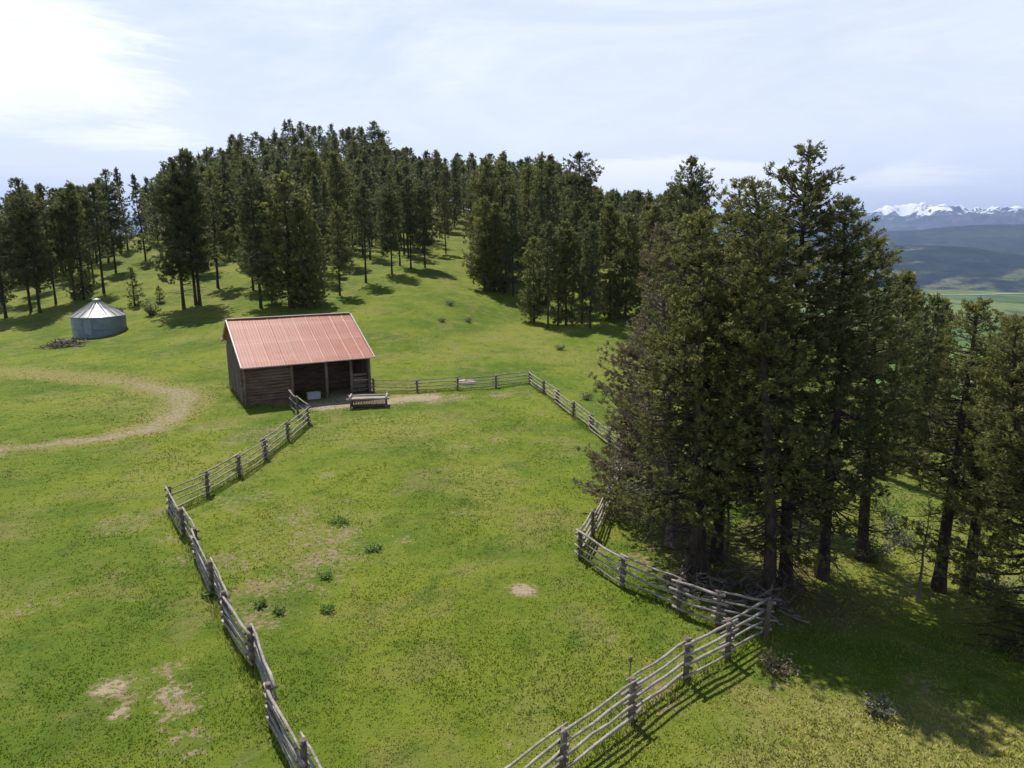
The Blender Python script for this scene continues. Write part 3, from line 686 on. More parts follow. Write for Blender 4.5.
FRONT = [  # base px,py, top py, kind, width, label
    (6, 318, 197, 0, 1.1, 'dark fir at the very edge of the ridge wood, nearest the meadow'), (31, 312, 193, 3, 1, 'fir with two bare stems in front row left of the silo'),
    (40, 313, 180, 1, 1.1, 'tall full fir in front row above the brush pile'), (56, 304, 184, 6, .9, 'round topped fir in front row a little left of the silo'),
    (75, 300, 190, 3, .9, 'long stemmed fir whose stems show just left of the silo roof'), (84, 300, 184, 2, .9, 'slightly lighter fir right behind the silo roof'),
    (104, 293, 186, 3, 1.05, 'leaning trunk fir rising directly over the silo cap'), (116, 273, 170, 1, .95, 'tallest fir on the ridge just right of the silo'),
    (128, 250, 168, 5, .9, 'isolated slim fir on the ridge at the bright grass gap'), (146, 262, 175, 5, .9, 'pointed fir right of the bright grass gap'),
    (184, 309, 160, 1, 1.15, 'tall twin stemmed fir left of the barn, its left stem'), (196, 305, 158, 1, 1.0, 'tall twin stemmed fir left of the barn, its right stem'),
    (200, 305, 152, 3, 1.1, 'fir with trunk leaning away from the twin stems left of the barn'), (218, 288, 168, 7, 1, 'open fir behind the leaning one left of the barn'),
    (261, 308, 160, 1, 1.05, 'dark fir with straight bare trunk just above the left half of the barn roof'),
    (305, 308, 200, 2, 1.1, 'dark green fir at the barn ridge behind the wide light one'), (291, 308, 174, 4, 1.35, 'wide lightest fir standing right above the barn ridge'),
    (272, 304, 246, 4, .75, 'short bushy fir between the straight dark trunk and the wide light fir'), (318, 303, 220, 2, .9, 'medium fir right of the wide light one over the barn'),
    (340, 296, 205, 7, .9, 'open fir above the right end of the barn ridge'), (366, 283, 185, 3, 1.0, 'dark fir with long trunk at the wood edge right of the barn roof'),
    (392, 274, 175, 1, .9, 'dark full fir in the right part of the hill wood edge'), (400, 266, 170, 3, .9, 'long stemmed fir beside the dark full one at the hill wood edge'),
    (411, 269, 178, 3, .9, 'fir with bare stem before the last of the hill wood edge'), (425, 268, 172, 1, .85, 'last tall dark fir of the hill wood edge before the grass gap'),
    (446, 254, 190, 7, .8, 'thin see-through tree standing alone in the grass gap on the hill'),
    (485, 291, 198, 4, .95, 'leftmost fir of the middle clump beside the grass gap'), (495, 292, 204, 2, .9, 'second olive fir of the middle clump front row'),
    (505, 293, 208, 2, .85, 'third olive fir of the middle clump front row'), (513, 297, 196, 0, .9, 'slim darker fir of the middle clump front row'),
    (534, 322, 238, 4, .95, 'short broad lighter fir at the lowest tip of the middle clump'), (548, 328, 224, 3, .9, 'fir with bare stem at the lowest tip of the middle clump'),
    (558, 326, 226, 7, .9, 'open fir beside the lowest tip of the middle clump'), (566, 325, 222, 2, .95, 'olive fir right of the lowest tip of the middle clump'),
    (582, 324, 218, 3, .95, 'bare stemmed fir in the right part of the middle clump'), (590, 328, 224, 0, .95, 'slim fir closing the middle clump front row'),
    (576, 282, 152, 6, 1.0, 'tall pine with layered head above the middle clump'), (541, 272, 153, 7, 1.1, 'tall ragged thin headed tree above the middle clump'),
    (684, 300, 157, 6, .95, 'tall round headed pine on skyline left of the big fir clump'), (610, 318, 205, 2, 1.1, 'broad olive fir between the middle clump and the grey dead fir'),
    (625, 320, 215, 4, 1.0, 'low broad fir left of the grey dead fir'), (648, 318, 205, 2, 1.1, 'olive fir behind the grey dead fir'),
    (376, 182, 121, 6, 1.25, 'round headed pine standing highest on the hill crest'),
    (135, 306, 268, -1, 1.0, 'small lone spruce on the slope between silo and barn'),
    (160, 303, 286, -1, 1.1, 'tiny bushy spruce right of the small lone spruce'),
]
for a, b_, t_, k, wd_, lab in FRONT:
    b = hit(a, b_)
    if b is None or b[1] > 300: print('no hit', a, b_, b); continue
    H = height_for(b, t_)
    kd = BUSHY if k < 0 else KINDS[k]
    plant(kd, b, H, 'young_spruce' if k < 0 else ('pine_tree' if k == 6 else 'fir_tree'), lab, 'tree' if k < 0 else 'conifer', None if k < 0 else 'conifers at the front of the hill woods', wd_)

# valley side trees beyond the big clump
for i, (a, y_, t_, k, wd_, lab) in enumerate([
        (884, 44, 275, 2, .9, 'olive fir top just beyond the big clump, toward the valley'), (902, 50, 291, 0, .9, 'slim fir top beside the olive one below the valley'),
        (922, 54, 297, 4, .8, 'rounded olive fir top below the far road'), (934, 60, 301, 0, .8, 'small dark pointed fir top below the far road'),
        (993, 46, 318, 4, .9, 'bushy fir on the slope right of the thin leaning fir'), (1012, 52, 330, 2, .8, 'low fir on the slope at the picture edge'),
        (1030, 44, 345, 4, .9, 'low bushy fir at the picture edge below the green field')]):
    x = (a - 512) / FPX * (y_ * math.cos(PITCH) + 3); b = np.array([x, y_, gz(x, y_)]); H = height_for(b, t_)
    plant(KINDS[k], b, max(H, 3), 'fir_tree', lab, 'conifer', 'firs on the slope above the valley', wd_)

# the rest of the wood
def inpoly(x, y, poly):
    c = False; j = len(poly) - 1
    for i in range(len(poly)):
        xi, yi = poly[i]; xj, yj = poly[j]
        if (yi > y) != (yj > y) and x < (xj - xi) * (y - yi) / (yj - yi) + xi: c = not c
        j = i
    return c
SIL = [(-80, 205), (0, 200), (20, 196), (45, 180), (60, 190), (90, 186), (118, 172), (124, 215), (130, 232), (140, 200), (148, 178), (160, 180), (172, 158), (190, 165), (205, 150), (225, 145), (240, 133), (262, 128),
       (297, 119), (315, 128), (332, 124), (345, 128), (376, 125), (392, 145), (430, 152), (450, 146), (480, 150), (520, 152), (560, 158), (590, 186), (620, 192), (660, 190), (690, 180), (760, 200), (900, 230)]
POLY = {'ridge': [(-90, 320), (30, 309), (60, 298), (105, 286), (112, 262), (100, 235), (-90, 235)],
        'slope': [(162, 262), (185, 290), (215, 287), (255, 296), (330, 298), (352, 282), (400, 262), (428, 256), (434, 226), (440, 150), (140, 170), (140, 232)],
        'pass': [(436, 228), (440, 236), (482, 240), (482, 150), (436, 150)],
        'clump': [(482, 284), (515, 292), (540, 316), (600, 320), (700, 310), (790, 320), (790, 200), (600, 190), (482, 190)]}
COLS = [(-999, 25, 'at the outer end of the ridge'), (25, 62, 'on the ridge above the brush pile'), (62, 96, 'on the ridge behind the silo'), (96, 140, 'at the bright gap on the ridge'),
        (140, 190, 'above the twin stemmed fir'), (190, 228, 'above the twin stems and barn corner'), (228, 262, 'over the left part of the barn roof'), (262, 300, 'over the middle of the barn roof'), (300, 345, 'over the right end of the barn roof'),
        (345, 390, 'right of the barn roof'), (390, 440, 'by the hill grass gap'), (440, 485, 'closing the hill grass gap'), (485, 530, 'in the left part of the middle clump'),
        (530, 580, 'in the heart of the middle clump'), (580, 630, 'in the right part of the middle clump'), (630, 700, 'behind the grey dead fir'), (700, 9999, 'behind the big fir clump')]
cand = 0; nfill = 0
for tries in range(26000):
    if nfill >= 238: break
    y = 92 + (266 - 92) * rnd.random(); x = rnd.uniform(-.82, .52) * y
    z = gz(x, y); X, Y = pixel_at(np.array([x, y, z])); X = float(X); Y = float(Y)
    if X < -25 or X > 705 or (X < 140 and y > 175): continue
    zone = next((k for k, pl in POLY.items() if inpoly(X, Y, pl)), None)
    if not zone: continue
    md = {'ridge': 5.0, 'slope': 5.9, 'pass': 7.0, 'clump': 5.2}[zone]
    if y > 200: md *= .9
    if any((x - a) ** 2 + (y - b) ** 2 < md * md for a, b in placed): continue
    lim = np.interp(X, [s[0] for s in SIL], [s[1] for s in SIL]) + rnd.choice([0, 1, 3, 6, 10, 15, 22])
    b = np.array([x, y, z]); hm = height_for(b, lim)
    if hm < 7: continue
    H = min(hm, rnd.uniform(14, 21))
    kidx = rnd.choice([0, 1, 1, 2, 3, 3, 5, 0, 7, 4] if zone in ('ridge', 'slope') else [2, 2, 4, 0, 1, 7, 3, 5])
    kd = KINDS[kidx]; wc = next(t for a0, a1, t in COLS if a0 <= X < a1)
    crest = (zone == 'ridge' and y > 135) or (zone == 'slope' and y > 200) or zone == 'pass' or (zone == 'clump' and y > 165)
    row = 'skyline' if crest else ('deeper' if y > 150 or (zone == 'clump' and y > 125) or (zone == 'ridge' and y > 115) else 'lower')
    lab = {'skyline': kd[2] + ' in the skyline row ' + wc, 'deeper': kd[2] + ' deep in the wood ' + wc, 'lower': kd[2] + ' low in the wood ' + wc}[row]
    plant(kd, b, H, 'pine_tree' if kidx == 6 else 'fir_tree', lab, 'conifer', 'woodland: ' + lab, 1.0)
    nfill += 1
print('fill trees', nfill, 'total', len(placed))

# past the three hundred nearest conifers the far part of the wood is one mass
LOW = []
for k, (H, Rm, clr, pf) in enumerate([(16, 2.3, .18, 'fir'), (17, 2.5, .28, 'column'), (15, 2.1, .12, 'cone'), (17, 2.3, .32, 'fir')]):
    arr = []
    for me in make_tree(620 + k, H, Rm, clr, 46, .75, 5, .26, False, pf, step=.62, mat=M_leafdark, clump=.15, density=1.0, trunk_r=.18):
        co = np.zeros(len(me.vertices) * 3, np.float32); me.vertices.foreach_get('co', co); fv = np.zeros(len(me.loops), np.int32); me.loops.foreach_get('vertex_index', fv)
        tn = np.zeros(len(me.polygons), np.float32)
        if 'tint' in me.attributes: me.attributes['tint'].data.foreach_get('value', tn)
        arr.append((co.reshape(-1, 3), fv.reshape(-1, 4), tn, 'tint' in me.attributes))
    LOW.append((H, arr))
mass = []; Vs, Fs, Ts, Ms = [], [], [], []; off = 0
for tries in range(40000):
    if len(mass) >= 420: break
    y = 135 + (268 - 135) * rnd.random() ** .8; x = rnd.uniform(-.80, .32) * y
    z = gz(x, y); X, Y = pixel_at(np.array([x, y, z])); X = float(X); Y = float(Y)
    if X < -25 or X > 705 or (X < 140 and y > 175): continue
    zone = next((k for k, pl in POLY.items() if inpoly(X, Y, pl)), None)
    if not zone or (zone == 'pass' and y < 200): continue
    if any((x - a) ** 2 + (y - b) ** 2 < 7.5 for a, b in placed) or any((x - a) ** 2 + (y - b) ** 2 < 13 for a, b in mass): continue
    lim = np.interp(X, [q_[0] for q_ in SIL], [q_[1] for q_ in SIL]) + rnd.choice([0, 2, 4, 7, 11, 16])
    H = min(height_for(np.array([x, y, z]), lim), rnd.uniform(14, 20))
    if H < 7: continue
    mass.append((x, y)); H0, arr = LOW[rnd.randrange(4)]; k = H / H0; t = rnd.uniform(0, 6.28); c_, s_ = math.cos(t), math.sin(t); kw = k * .8 + .2
    for co, fv, tn, leaf in arr:
        v = np.stack([(co[:, 0] * c_ - co[:, 1] * s_) * kw + x, (co[:, 0] * s_ + co[:, 1] * c_) * kw + y, co[:, 2] * k + z], -1)
        Vs.append(v); Fs.append(fv + off); off += len(v); Ts.append(np.clip(tn + rnd.uniform(-.15, .2), 0, 1)); Ms.append(np.full(len(fv), 1 if leaf else 0, np.int32))
me = np_mesh('distant_woodland', np.concatenate(Vs), np.concatenate(Fs), M_bark, False, fattr={'tint': np.concatenate(Ts)})
me.materials.append(M_leafdark); me.polygons.foreach_set('material_index', np.concatenate(Ms))
tag(link('distant_woodland', me), 'dense dark conifers massed behind the front trees of the hill wood', 'woodland', kind='stuff')
print('mass trees', len(mass))

# ------------------------------------------------------------------ barn
BX, BY, BA = -20.06, 50.95, .52
BL, BWF, BE, BRH, BWB = 9.63, 5.59, 3.36, 6.06, 8.52
e_ = np.array([math.cos(BA), math.sin(BA)]); n_ = np.array([-math.sin(BA), math.cos(BA)])
bz0 = min(gz(*(np.array([BX, BY]) + e_ * s + n_ * t)) for s in (0, BL / 2, BL) for t in (0, 4, BWB))
barn = empty('barn', (BX, BY, 0), BA, 'old dark log and plank barn with a pinkish rusty metal roof and open front bay', 'barn')
def rz_(t): return BE + (BRH - BE) * t / BWF if t <= BWF else BRH - (BRH - BE - .3) * (t - BWF) / (BWB - BWF) * 1.0
rb = random.Random(3)
# front: left third closed by horizontal logs
mb = MB(); zt = -.35; CL = 3.3
while zt < BE - .42:
    h = rb.uniform(.20, .27); c = rb.uniform(-.02, .02)
    mb.beam((-.18 - rb.uniform(0, .15), .1 + c, zt + h / 2), (CL + rb.uniform(-.05, .12), .1 + c, zt + h / 2 + rb.uniform(-.015, .015)), .2, h - .025); zt += h
mb.build('front_wall', M_log, barn)
# left wall: upright boards, some slipped, up to the roof line
mb = MB(); t = .24
while t < BWB - .05:
    w = rb.uniform(.17, .26); top = rz_(t + w / 2) - .16; lo = -.4 + rb.choice([0, 0, 0, .15])
    mb.box((-.02 + rb.uniform(-.015, .02), t + w / 2, (top + lo) / 2), (.05, w - .02, top - lo)); t += w
lw = mb.build('side_wall', M_plank, barn); lw['label'] = 'weathered upright plank side wall'
mb = MB(); t = .12
while t < BWB - .1:
    w = rb.uniform(.17, .26); top = rz_(t + w / 2) - .16
    mb.box((BL + .0 + rb.uniform(-.015, .02), t + w / 2, (top - .4) / 2), (.05, w - .02, top + .4)); t += w
mb.build('side_wall', M_plank, barn)
mb = MB(); zt = -.35
while zt < rz_(BWB) - .2:
    h = .24; mb.beam((.03, BWB - .1, zt + h / 2), (BL - .03, BWB - .1, zt + h / 2), .12, h - .025); zt += h
mb.build('back_wall', M_log, barn)
# inner wall of the open bay
mb = MB(); zt = -.3
while zt < 3.9:
    h = rb.uniform(.22, .28); mb.beam((CL + .12, 3.9, zt + h / 2), (BL - .06, 3.9, zt + h / 2), .1, h - .02); zt += h
mb.build('inner_wall', M_log, barn)
mb = MB(); zt = -.3
while zt < 3.3:
    h = .24; mb.beam((CL, .22, zt + h / 2), (CL, 3.82, zt + h / 2), .12, h - .02); zt += h
mb.build('partition', M_log, barn)
for s_, hh in ((-.06, BE), (CL + .12, BE), (6.1, BE), (8.1, BE), (BL - .02, BE)):
    mb = MB(); mb.tube([(s_, -.02, -.4), (s_ + .02, -.01, hh / 2), (s_, -.02, hh - .32)], .12, 8); mb.build('post', M_post, barn, True)
mb = MB(); mb.tube([(-.22, -.02, BE - .27), (BL / 2, -.02, BE - .31), (BL + .22, -.02, BE - .27)], .12, 8); mb.build('eave_beam', M_log, barn, True)
for a, b in (((3.5, .1, .5), (6.1, .1, .55)), ):
    pass
# low plank screen in the right bay
mb = MB()
for k in range(5): mb.beam((8.15, .25, .3 + k * .32), (BL - .12, .25, .3 + k * .32 + rb.uniform(-.02, .02)), .04, .2)
mb.build('plank_screen', M_plank, barn)
for k in range(7):
    s0 = .6 + k * (BL - 1.2) / 6
    mb = MB(); mb.beam((s0, -.5, BE - .36), (s0, BWF - .05, BRH - .17), .08, .14); mb.build('rafter', M_log, barn)
# gate leaf of the stall left of the open bay
mb = MB()
# roof: corrugated sheets with real ridges
OF, OS = .61, .24
def roof_slope(t0, z0, t1, z1, name, mat):
    L_ = BL + 2 * OS; n = int(L_ / .055); ss = -OS + L_ * np.arange(n + 1) / n
    wob = .002 * np.sin(ss * 2 * np.pi / .22); seam = (np.abs(((ss + OS) % 1.04) - .52) > .485) * .016
    d = np.array([t1 - t0, z1 - z0]); d /= np.linalg.norm(d); nn = np.array([-d[1], d[0]])
    if nn[1] < 0: nn = -nn
    m = 9; V = []
    for i in range(m + 1):
        f = i / m; tt_ = t0 + (t1 - t0) * f; zz = z0 + (z1 - z0) * f
        sag = -.03 * math.sin(f * math.pi) + .012 * math.sin(i * 2.1)
        V.append(np.stack([ss, tt_ + nn[0] * (wob + seam) + 0 * ss, zz + nn[1] * (wob + seam) + sag + .02 * np.sin(ss * .9 + i)], -1))
    top = np.array(V); bot = top - np.array([0, nn[0] * .03, nn[1] * .03]); w = n + 1
    def grid(o, flip):
        ii = np.arange((m + 1) * w).reshape(m + 1, w) + o
        F = np.stack([ii[:-1, :-1], ii[:-1, 1:], ii[1:, 1:], ii[1:, :-1]], -1).reshape(-1, 4); return F[:, ::-1] if flip else F
    Vv = np.r_[top.reshape(-1, 3), bot.reshape(-1, 3)]
    return link(name, np_mesh(name, Vv, np.r_[grid(0, False), grid((m + 1) * w, True)], mat), barn)
def mat_roof():
    m, nt = new_mat('rusted metal roofing'); q = NT(nt)
    tc = q.n('ShaderNodeTexCoord').outputs['Object']
    s = q.n('ShaderNodeSeparateXYZ'); q.l(tc, s.inputs[0])
    n1 = q.noise(tc, .7, 5, .6, .5); n2 = q.noise(q.mapping(tc, (7, .5, .5)), 1.3, 6, .7)
    a = q.mix(q.smooth(n1, .3, .7), (.29, .076, .036), (.34, .104, .054))
    a = q.mix(q.math('MULTIPLY', q.smooth(n2, .42, .72), .55), a, (.37, .150, .090))
    a = q.mix(q.math('MULTIPLY', q.math('SUBTRACT', 1.0, q.smooth(n2, .25, .45)), .5), a, (.27, .085, .06))
    fr = q.math('FRACT', q.math('DIVIDE', q.math('ADD', s.outputs[0], OS), 1.04))
    ln = q.math('GREATER_THAN', q.math('ABSOLUTE', q.math('SUBTRACT', fr, .5)), .478)
    a = q.mix(q.math('MULTIPLY', ln, .32), a, (.50, .30, .24))
    fr2 = q.math('FRACT', q.math('MULTIPLY', s.outputs[1], .43)); l2 = q.math('GREATER_THAN', fr2, .965)
    a = q.mix(q.math('MULTIPLY', l2, .22), a, (.52, .33, .29))
    # sheets of slightly different age
    cell = q.n('ShaderNodeTexWhiteNoise', noise_dimensions='2D'); cc = q.n('ShaderNodeCombineXYZ')
    q.l(q.math('FLOOR', q.math('DIVIDE', q.math('ADD', s.outputs[0], OS), 1.04)), cc.inputs[0]); q.l(q.math('FLOOR', q.math('MULTIPLY', s.outputs[1], .43)), cc.inputs[1]); q.l(cc.outputs[0], cell.inputs[0])
    a = q.mix(q.math('MULTIPLY', cell.outputs[0], .35), a, (.42, .19, .13))
    b = q.n('ShaderNodeBsdfPrincipled'); q.l(a, b.inputs['Base Color']); b.inputs['Roughness'].default_value = .55
    b.inputs['Metallic'].default_value = .0; b.inputs['Specular IOR Level'].default_value = .35
    o = q.n('ShaderNodeOutputMaterial'); q.l(b.outputs[0], o.inputs[0]); return m
M_roof = mat_roof()
M_trim = mat_metal('pale roof trim', (.44, .33, .30), (.55, .44, .41), (.5, .3, .26), .5)
sl_ = (BRH - BE) / BWF
roof = roof_slope(-OF, BE - OF * sl_, BWF, BRH, 'roof', M_roof)
zb = BRH - (BWB + .5 - BWF) * .62
r2 = roof_slope(BWF, BRH, BWB + .5, zb, 'roof', M_roof)
def trim(a, b, w=.16, h=.10): 
    mb = MB(); mb.beam(a, b, w, h); o = mb.build('roof_trim', M_trim, roof); return o
trim((-OS - .02, BWF, BRH + .05), (BL + OS + .02, BWF, BRH + .05), .26, .05)
trim((-OS - .05, -OF - .02, BE - OF * sl_ - .01), (-OS - .05, BWF - .14, BRH - .05), .09, .14)
trim((BL + OS + .05, -OF - .02, BE - OF * sl_ - .01), (BL + OS + .05, BWF - .14, BRH - .05), .09, .14)
trim((-OS, -OF - .035, BE - OF * sl_ - .02), (BL + OS, -OF - .035, BE - OF * sl_ - .02), .05, .08)
trim((-OS - .05, BWF + .14, BRH - .12), (-OS - .05, BWB + .5, zb - .02), .09, .14)
# slack-filled barn gable lamp bracket seen at the rear left corner: a pale insulator
mb = MB(); mb.tube([(-.1, BWF + 1.1, 4.2), (-.55, BWF + 1.1, 4.25)], .035, 6); mb.tube([(-.55, BWF + 1.1, 4.15), (-.55, BWF + 1.1, 4.42)], .09, 8)
mb.build('wall_bracket', M_trim, barn, True)

def in_barn(s, t): p = np.array([BX, BY]) + e_ * s + n_ * t; return float(p[0]), float(p[1])
# pale feed tub and crates inside the open bay
M_white = mat_metal('pale plastic', (.36, .38, .42), (.46, .48, .52), (.25, .25, .25), .5)
x, y = in_barn(5.15, .55); tub = empty('water_tub', (x, y, gz(x, y)), BA, 'pale grey rectangular tub standing in the open bay of the barn', 'tub')
mb = MB()
for a, b in (((-.62, 0), (.06, .6)), ((.62, 0), (.06, .6)), ((0, -.3), (1.18, .06)), ((0, .3), (1.18, .06))): mb.box((a[0], a[1], .34), (b[0], b[1], .68))
mb.box((0, 0, .05), (1.18, .54, .06)); mb.build('body', M_white, tub)
mb = MB()
for a, b in (((-.65, 0), (.08, .72)), ((.65, 0), (.08, .72)), ((0, -.335), (1.22, .06)), ((0, .335), (1.22, .06))): mb.box((a[0], a[1], .70), (b[0], b[1], .05))
mb.build('rim', M_white, tub); tub.scale = (.78, .8, .72)

# ------------------------------------------------------------------ hay wagon style feed rack in front of the barn
c = hit(369, 407); M_feed = mat_wood('bleached boards', (.30, .24, .20), (.50, .43, .37), 1.2, (.4, 3, 3), c2=(.60, .54, .50))
fr_ = empty('feed_rack', (c[0], c[1], c[2]), .12, 'long wooden feed rack with bleached top boards on dark slatted legs in the barn yard', 'feed rack')
for yy in (-.62, .62):
    mb = MB(); mb.tube([(-1.6, yy, .72), (0, yy, .76), (1.55, yy, .74)], .075, 7); mb.build('top_rail', M_feed, fr_, True)
for xx in (-1.35, 1.35):
    mb = MB(); mb.tube([(xx, -.72, .84), (xx, .72, .84)], .07, 7); mb.build('end_rail', M_feed, fr_, True)
mb = MB()
for yy in np.linspace(-.48, .48, 6): mb.box((0, yy, .66 + .02 * rb.random()), (2.7, .17, .03))
mb.build('tray', M_feed, fr_)
mb = MB()
for xx in np.linspace(-1.25, 1.25, 22):
    for sy in (-1, 1): mb.beam((xx, sy * .55, .70), (xx, sy * .30, .10), .075, .03, (1, 0, 0))
mb.build('slats', M_post, fr_)
mb = MB(); mb.box((0, 0, .10), (2.5, .62, .05)); mb.build('floor_boards', M_post, fr_)
for xx in (-1.3, 1.3):
    for sy in (-1, 1):
        mb = MB(); mb.beam((xx, sy * .5, -.1), (xx, sy * .5, .70), .1, .1, (1, 0, 0)); mb.build('leg', M_post, fr_)
# gate-like panel leaning by the barn's right corner
gp = hit(363, 394); gate = empty('pole_gate', (gp[0], gp[1], gp[2]), .22, 'short curved pole gate at the right front corner of the barn', 'gate')
for k, z in enumerate((.35, .72, 1.1)):
    mb = MB(); mb.tube([(-.95, -.05 * k, z), (-.8, -.1, z + .06), (0, 0, z + .05), (.95, 0, z + .08)], .05, 7); mb.build('rail', M_rail if k == 2 else M_post, gate, True)
for xx in (-.85, .9):
    mb = MB(); mb.tube([(xx, 0, -.25), (xx, 0, 1.2)], .07, 8); mb.build('post', M_post, gate, True)

# ------------------------------------------------------------------ grain silo
sb = hit(101, 337.5); SR = 24.6 / FPX * sb[1]; sb[0] *= (sb[1] + SR * .9) / sb[1]; sh = 2.3
silo = empty('grain_silo', (sb[0], sb[1] + SR * .9, gz(sb[0], sb[1] + SR * .9) - .1), 0, 'round galvanised metal grain bin with low conical roof on the meadow', 'silo')
M_galv = mat_metal('galvanised steel wall', (.17, .205, .25), (.24, .28, .325), (.14, .165, .20), .45, .35, 1.5, (2, 2, .3))
M_galvr = mat_metal('pale galvanised roof', (.30, .29, .28), (.39, .385, .375), (.25, .225, .20), .42, .25, 1.0)
def lathe(prof, n, name, mat, parent, smooth=True):
    th = np.arange(n) * 2 * np.pi / n; pr = np.array(prof)
    V = np.stack([pr[:, None, 0] * np.cos(th), pr[:, None, 0] * np.sin(th), pr[:, None, 1] + 0 * th], -1).reshape(-1, 3)
    ii = np.arange(len(pr) * n).reshape(len(pr), n); nx = np.roll(ii, -1, 1)
    F = np.stack([ii[:-1], nx[:-1], nx[1:], ii[1:]], -1).reshape(-1, 4)
    return link(name, np_mesh(name, V, F, mat, smooth), parent)
pr = []
for i in range(140):
    z = -.3 + (sh + .3) * i / 139; pr.append((SR + .02 * math.sin(z * 2 * math.pi / .11), z))
lathe(pr, 72, 'wall', M_galv, silo)
ch = 1.75
rf = lathe([(SR + .14, sh - .06), (SR + .15, sh + .0), (SR * .5, sh + ch * .52), (.42, sh + ch), (.40, sh + ch + .02)], 36, 'roof', M_galvr, silo, False)
for k in range(18):
    a = k * 2 * math.pi / 18; mb = MB()
    mb.beam(((SR + .12) * math.cos(a), (SR + .12) * math.sin(a), sh + .04), (.45 * math.cos(a), .45 * math.sin(a), sh + ch + .01), .06, .07); mb.build('roof_rib', M_galvr, rf)
lathe([(.44, sh + ch - .03), (.44, sh + ch + .22), (.52, sh + ch + .22), (.50, sh + ch + .28), (.02, sh + ch + .42)], 24, 'cap', M_galvr, silo, False)
mb = MB(); a = -math.pi / 2 + .12
dx_, dy_ = math.cos(a), math.sin(a); 
mb.beam((dx_ * (SR + .03), dy_ * (SR + .03), .1), (dx_ * (SR + .03), dy_ * (SR + .03), 2.0), .85, .06, (dx_, dy_, 0)); dr = mb.build('door', M_galv, silo)
for z in (-.05 + sh * .33, sh * .66, sh - .08):
    lathe([(SR + .015, z - .035), (SR + .05, z - .03), (SR + .05, z + .03), (SR + .015, z + .035)], 60, 'hoop', M_galv, silo)

# ------------------------------------------------------------------ pole fences
def fence(pts, hs, label, rails=4, seed=1, skip_first=False, skip_last=False, rr_=.039):
    rg = random.Random(seed); W_ = []
    for p in pts:
        h = hit(*p) if len(p) == 2 else np.array(p); W_.append(h)
    o = W_[0]; root = empty('pole_fence', tuple(o), 0, label, 'fence', 'weathered pole fences around the paddock')
    W_ = [w - o for w in W_]
    n = len(W_)
    for i, w in enumerate(W_):
        if (skip_first and i == 0) or (skip_last and i == n - 1): continue
        a = W_[max(i - 1, 0)]; b = W_[min(i + 1, n - 1)]; d = b - a; d[2] = 0; d /= np.linalg.norm(d); s = np.array([-d[1], d[0], 0])
        hh = hs * rg.uniform(.97, 1.05)
        mb = MB(); lx, ly = rg.uniform(-.05, .05), rg.uniform(-.05, .05)
        mb.tube([w + (0, 0, -.25), w + (lx * .5, ly * .5, hh * .5), w + (lx, ly, hh)], [.09, .083, .076], 9); mb.build('post', M_post, root, True)
        for k in range(1, rails):
            z = hs * (.20 + .76 * k / (rails - 1)) - .10
            mb = MB(); mb.tube([w - s * .17 + (0, 0, z), w + s * .17 + (0, 0, z + .01)], .042, 7); mb.build('cross_block', M_post, root, True)
    for i in range(n - 1):
        a, b = W_[i], W_[i + 1]; d = b - a; L_ = np.linalg.norm(d); d = d / L_; s = np.array([-d[1], d[0], 0]); s /= np.linalg.norm(s)
        sd = .09 if i % 2 else -.09
        for k in range(rails):
            z = hs * (.20 + .76 * k / (rails - 1)) + (.02 if i % 2 else -.02); r_ = rr_ * rg.uniform(.85, 1.2)
            e0, e1 = rg.uniform(.15, .35), rg.uniform(.15, .35); P_ = []
            for f in np.linspace(0, 1, 6):
                q = a + (b - a) * f + d * (-e0 * (1 - f) + e1 * f) + s * (sd + rg.uniform(-.02, .02)) + np.array([0, 0, z + rg.uniform(-.03, .03) - .03 * math.sin(f * math.pi)])
                P_.append(q)
            mb = MB(); mb.tube(P_, np.linspace(r_ * 1.15, r_ * .8, 6) if rg.random() < .5 else np.linspace(r_ * .8, r_ * 1.15, 6), 8); mb.build('rail', M_rail, root, True)
    return root
fence([(171, 513), (184, 537), (197.5, 560), (212.5, 594), (228, 629), (253, 668), (274, 729), (305, 790), (352, 880)], 1.30,
      'long pole fence running from the outer corner down past the bottom edge at left', 4, 1)
fence([(171, 513), (208, 496), (239.5, 477), (266, 460), (288.5, 441.5), (308, 424.5)], 1.25, 'pole fence climbing from the outer corner toward the barn front', 4, 2, skip_first=True)
fence([(308, 424.5), (298, 416), (292, 409)], 1.45, 'short pole fence length ending at the closed log front of the barn', 3, 3, skip_first=True)
fence([(374, 392.5), (417.5, 393), (457.5, 390.5), (496, 388), (530, 384)], 1.12, 'pole fence running from the right corner of the barn along the back of the paddock', 4, 4, skip_last=True)
fence([(530, 384), (543.5, 394.5), (557, 404.5), (573, 417), (591, 431), (609, 446), (628, 461)], 1.12, 'pole fence descending along the far right side of the paddock to the firs', 4, 5)
fence([(628, 461), (611, 500), (593, 538), (580.5, 559)], 1.2, 'pole fence doubling back under the brownish fir to the inner bend', 4, 6, skip_first=True, skip_last=True)
fence([(580.5, 559), (622, 588), (677.5, 613), (718, 627), (765, 638)], 1.25, 'shaded pole fence running in front of the big fir trunks', 4, 7, skip_last=True)
fence([(765, 638), (727.5, 660), (686, 682), (631, 723), (562, 776), (490, 838)], 1.32, 'sunlit pole fence from the fir clump corner down to the bottom picture edge', 4, 8)
# thin steel stake inside the paddock
c = hit(628, 701); stake = empty('stake', tuple(c), 0, 'thin rusty stake standing in grass just inside the sunlit fence', 'stake')
mb = MB(); mb.tube([(0, 0, -.2), (.02, 0, .75), (.03, 0, 1.25)], [.018, .016, .014], 6); mb.build('rod', M_post, stake, True)
mb = MB(); mb.tube([(.03, 0, 1.18), (.03, 0, 1.34)], .05, 8); mb.build('head', M_post, stake, True)

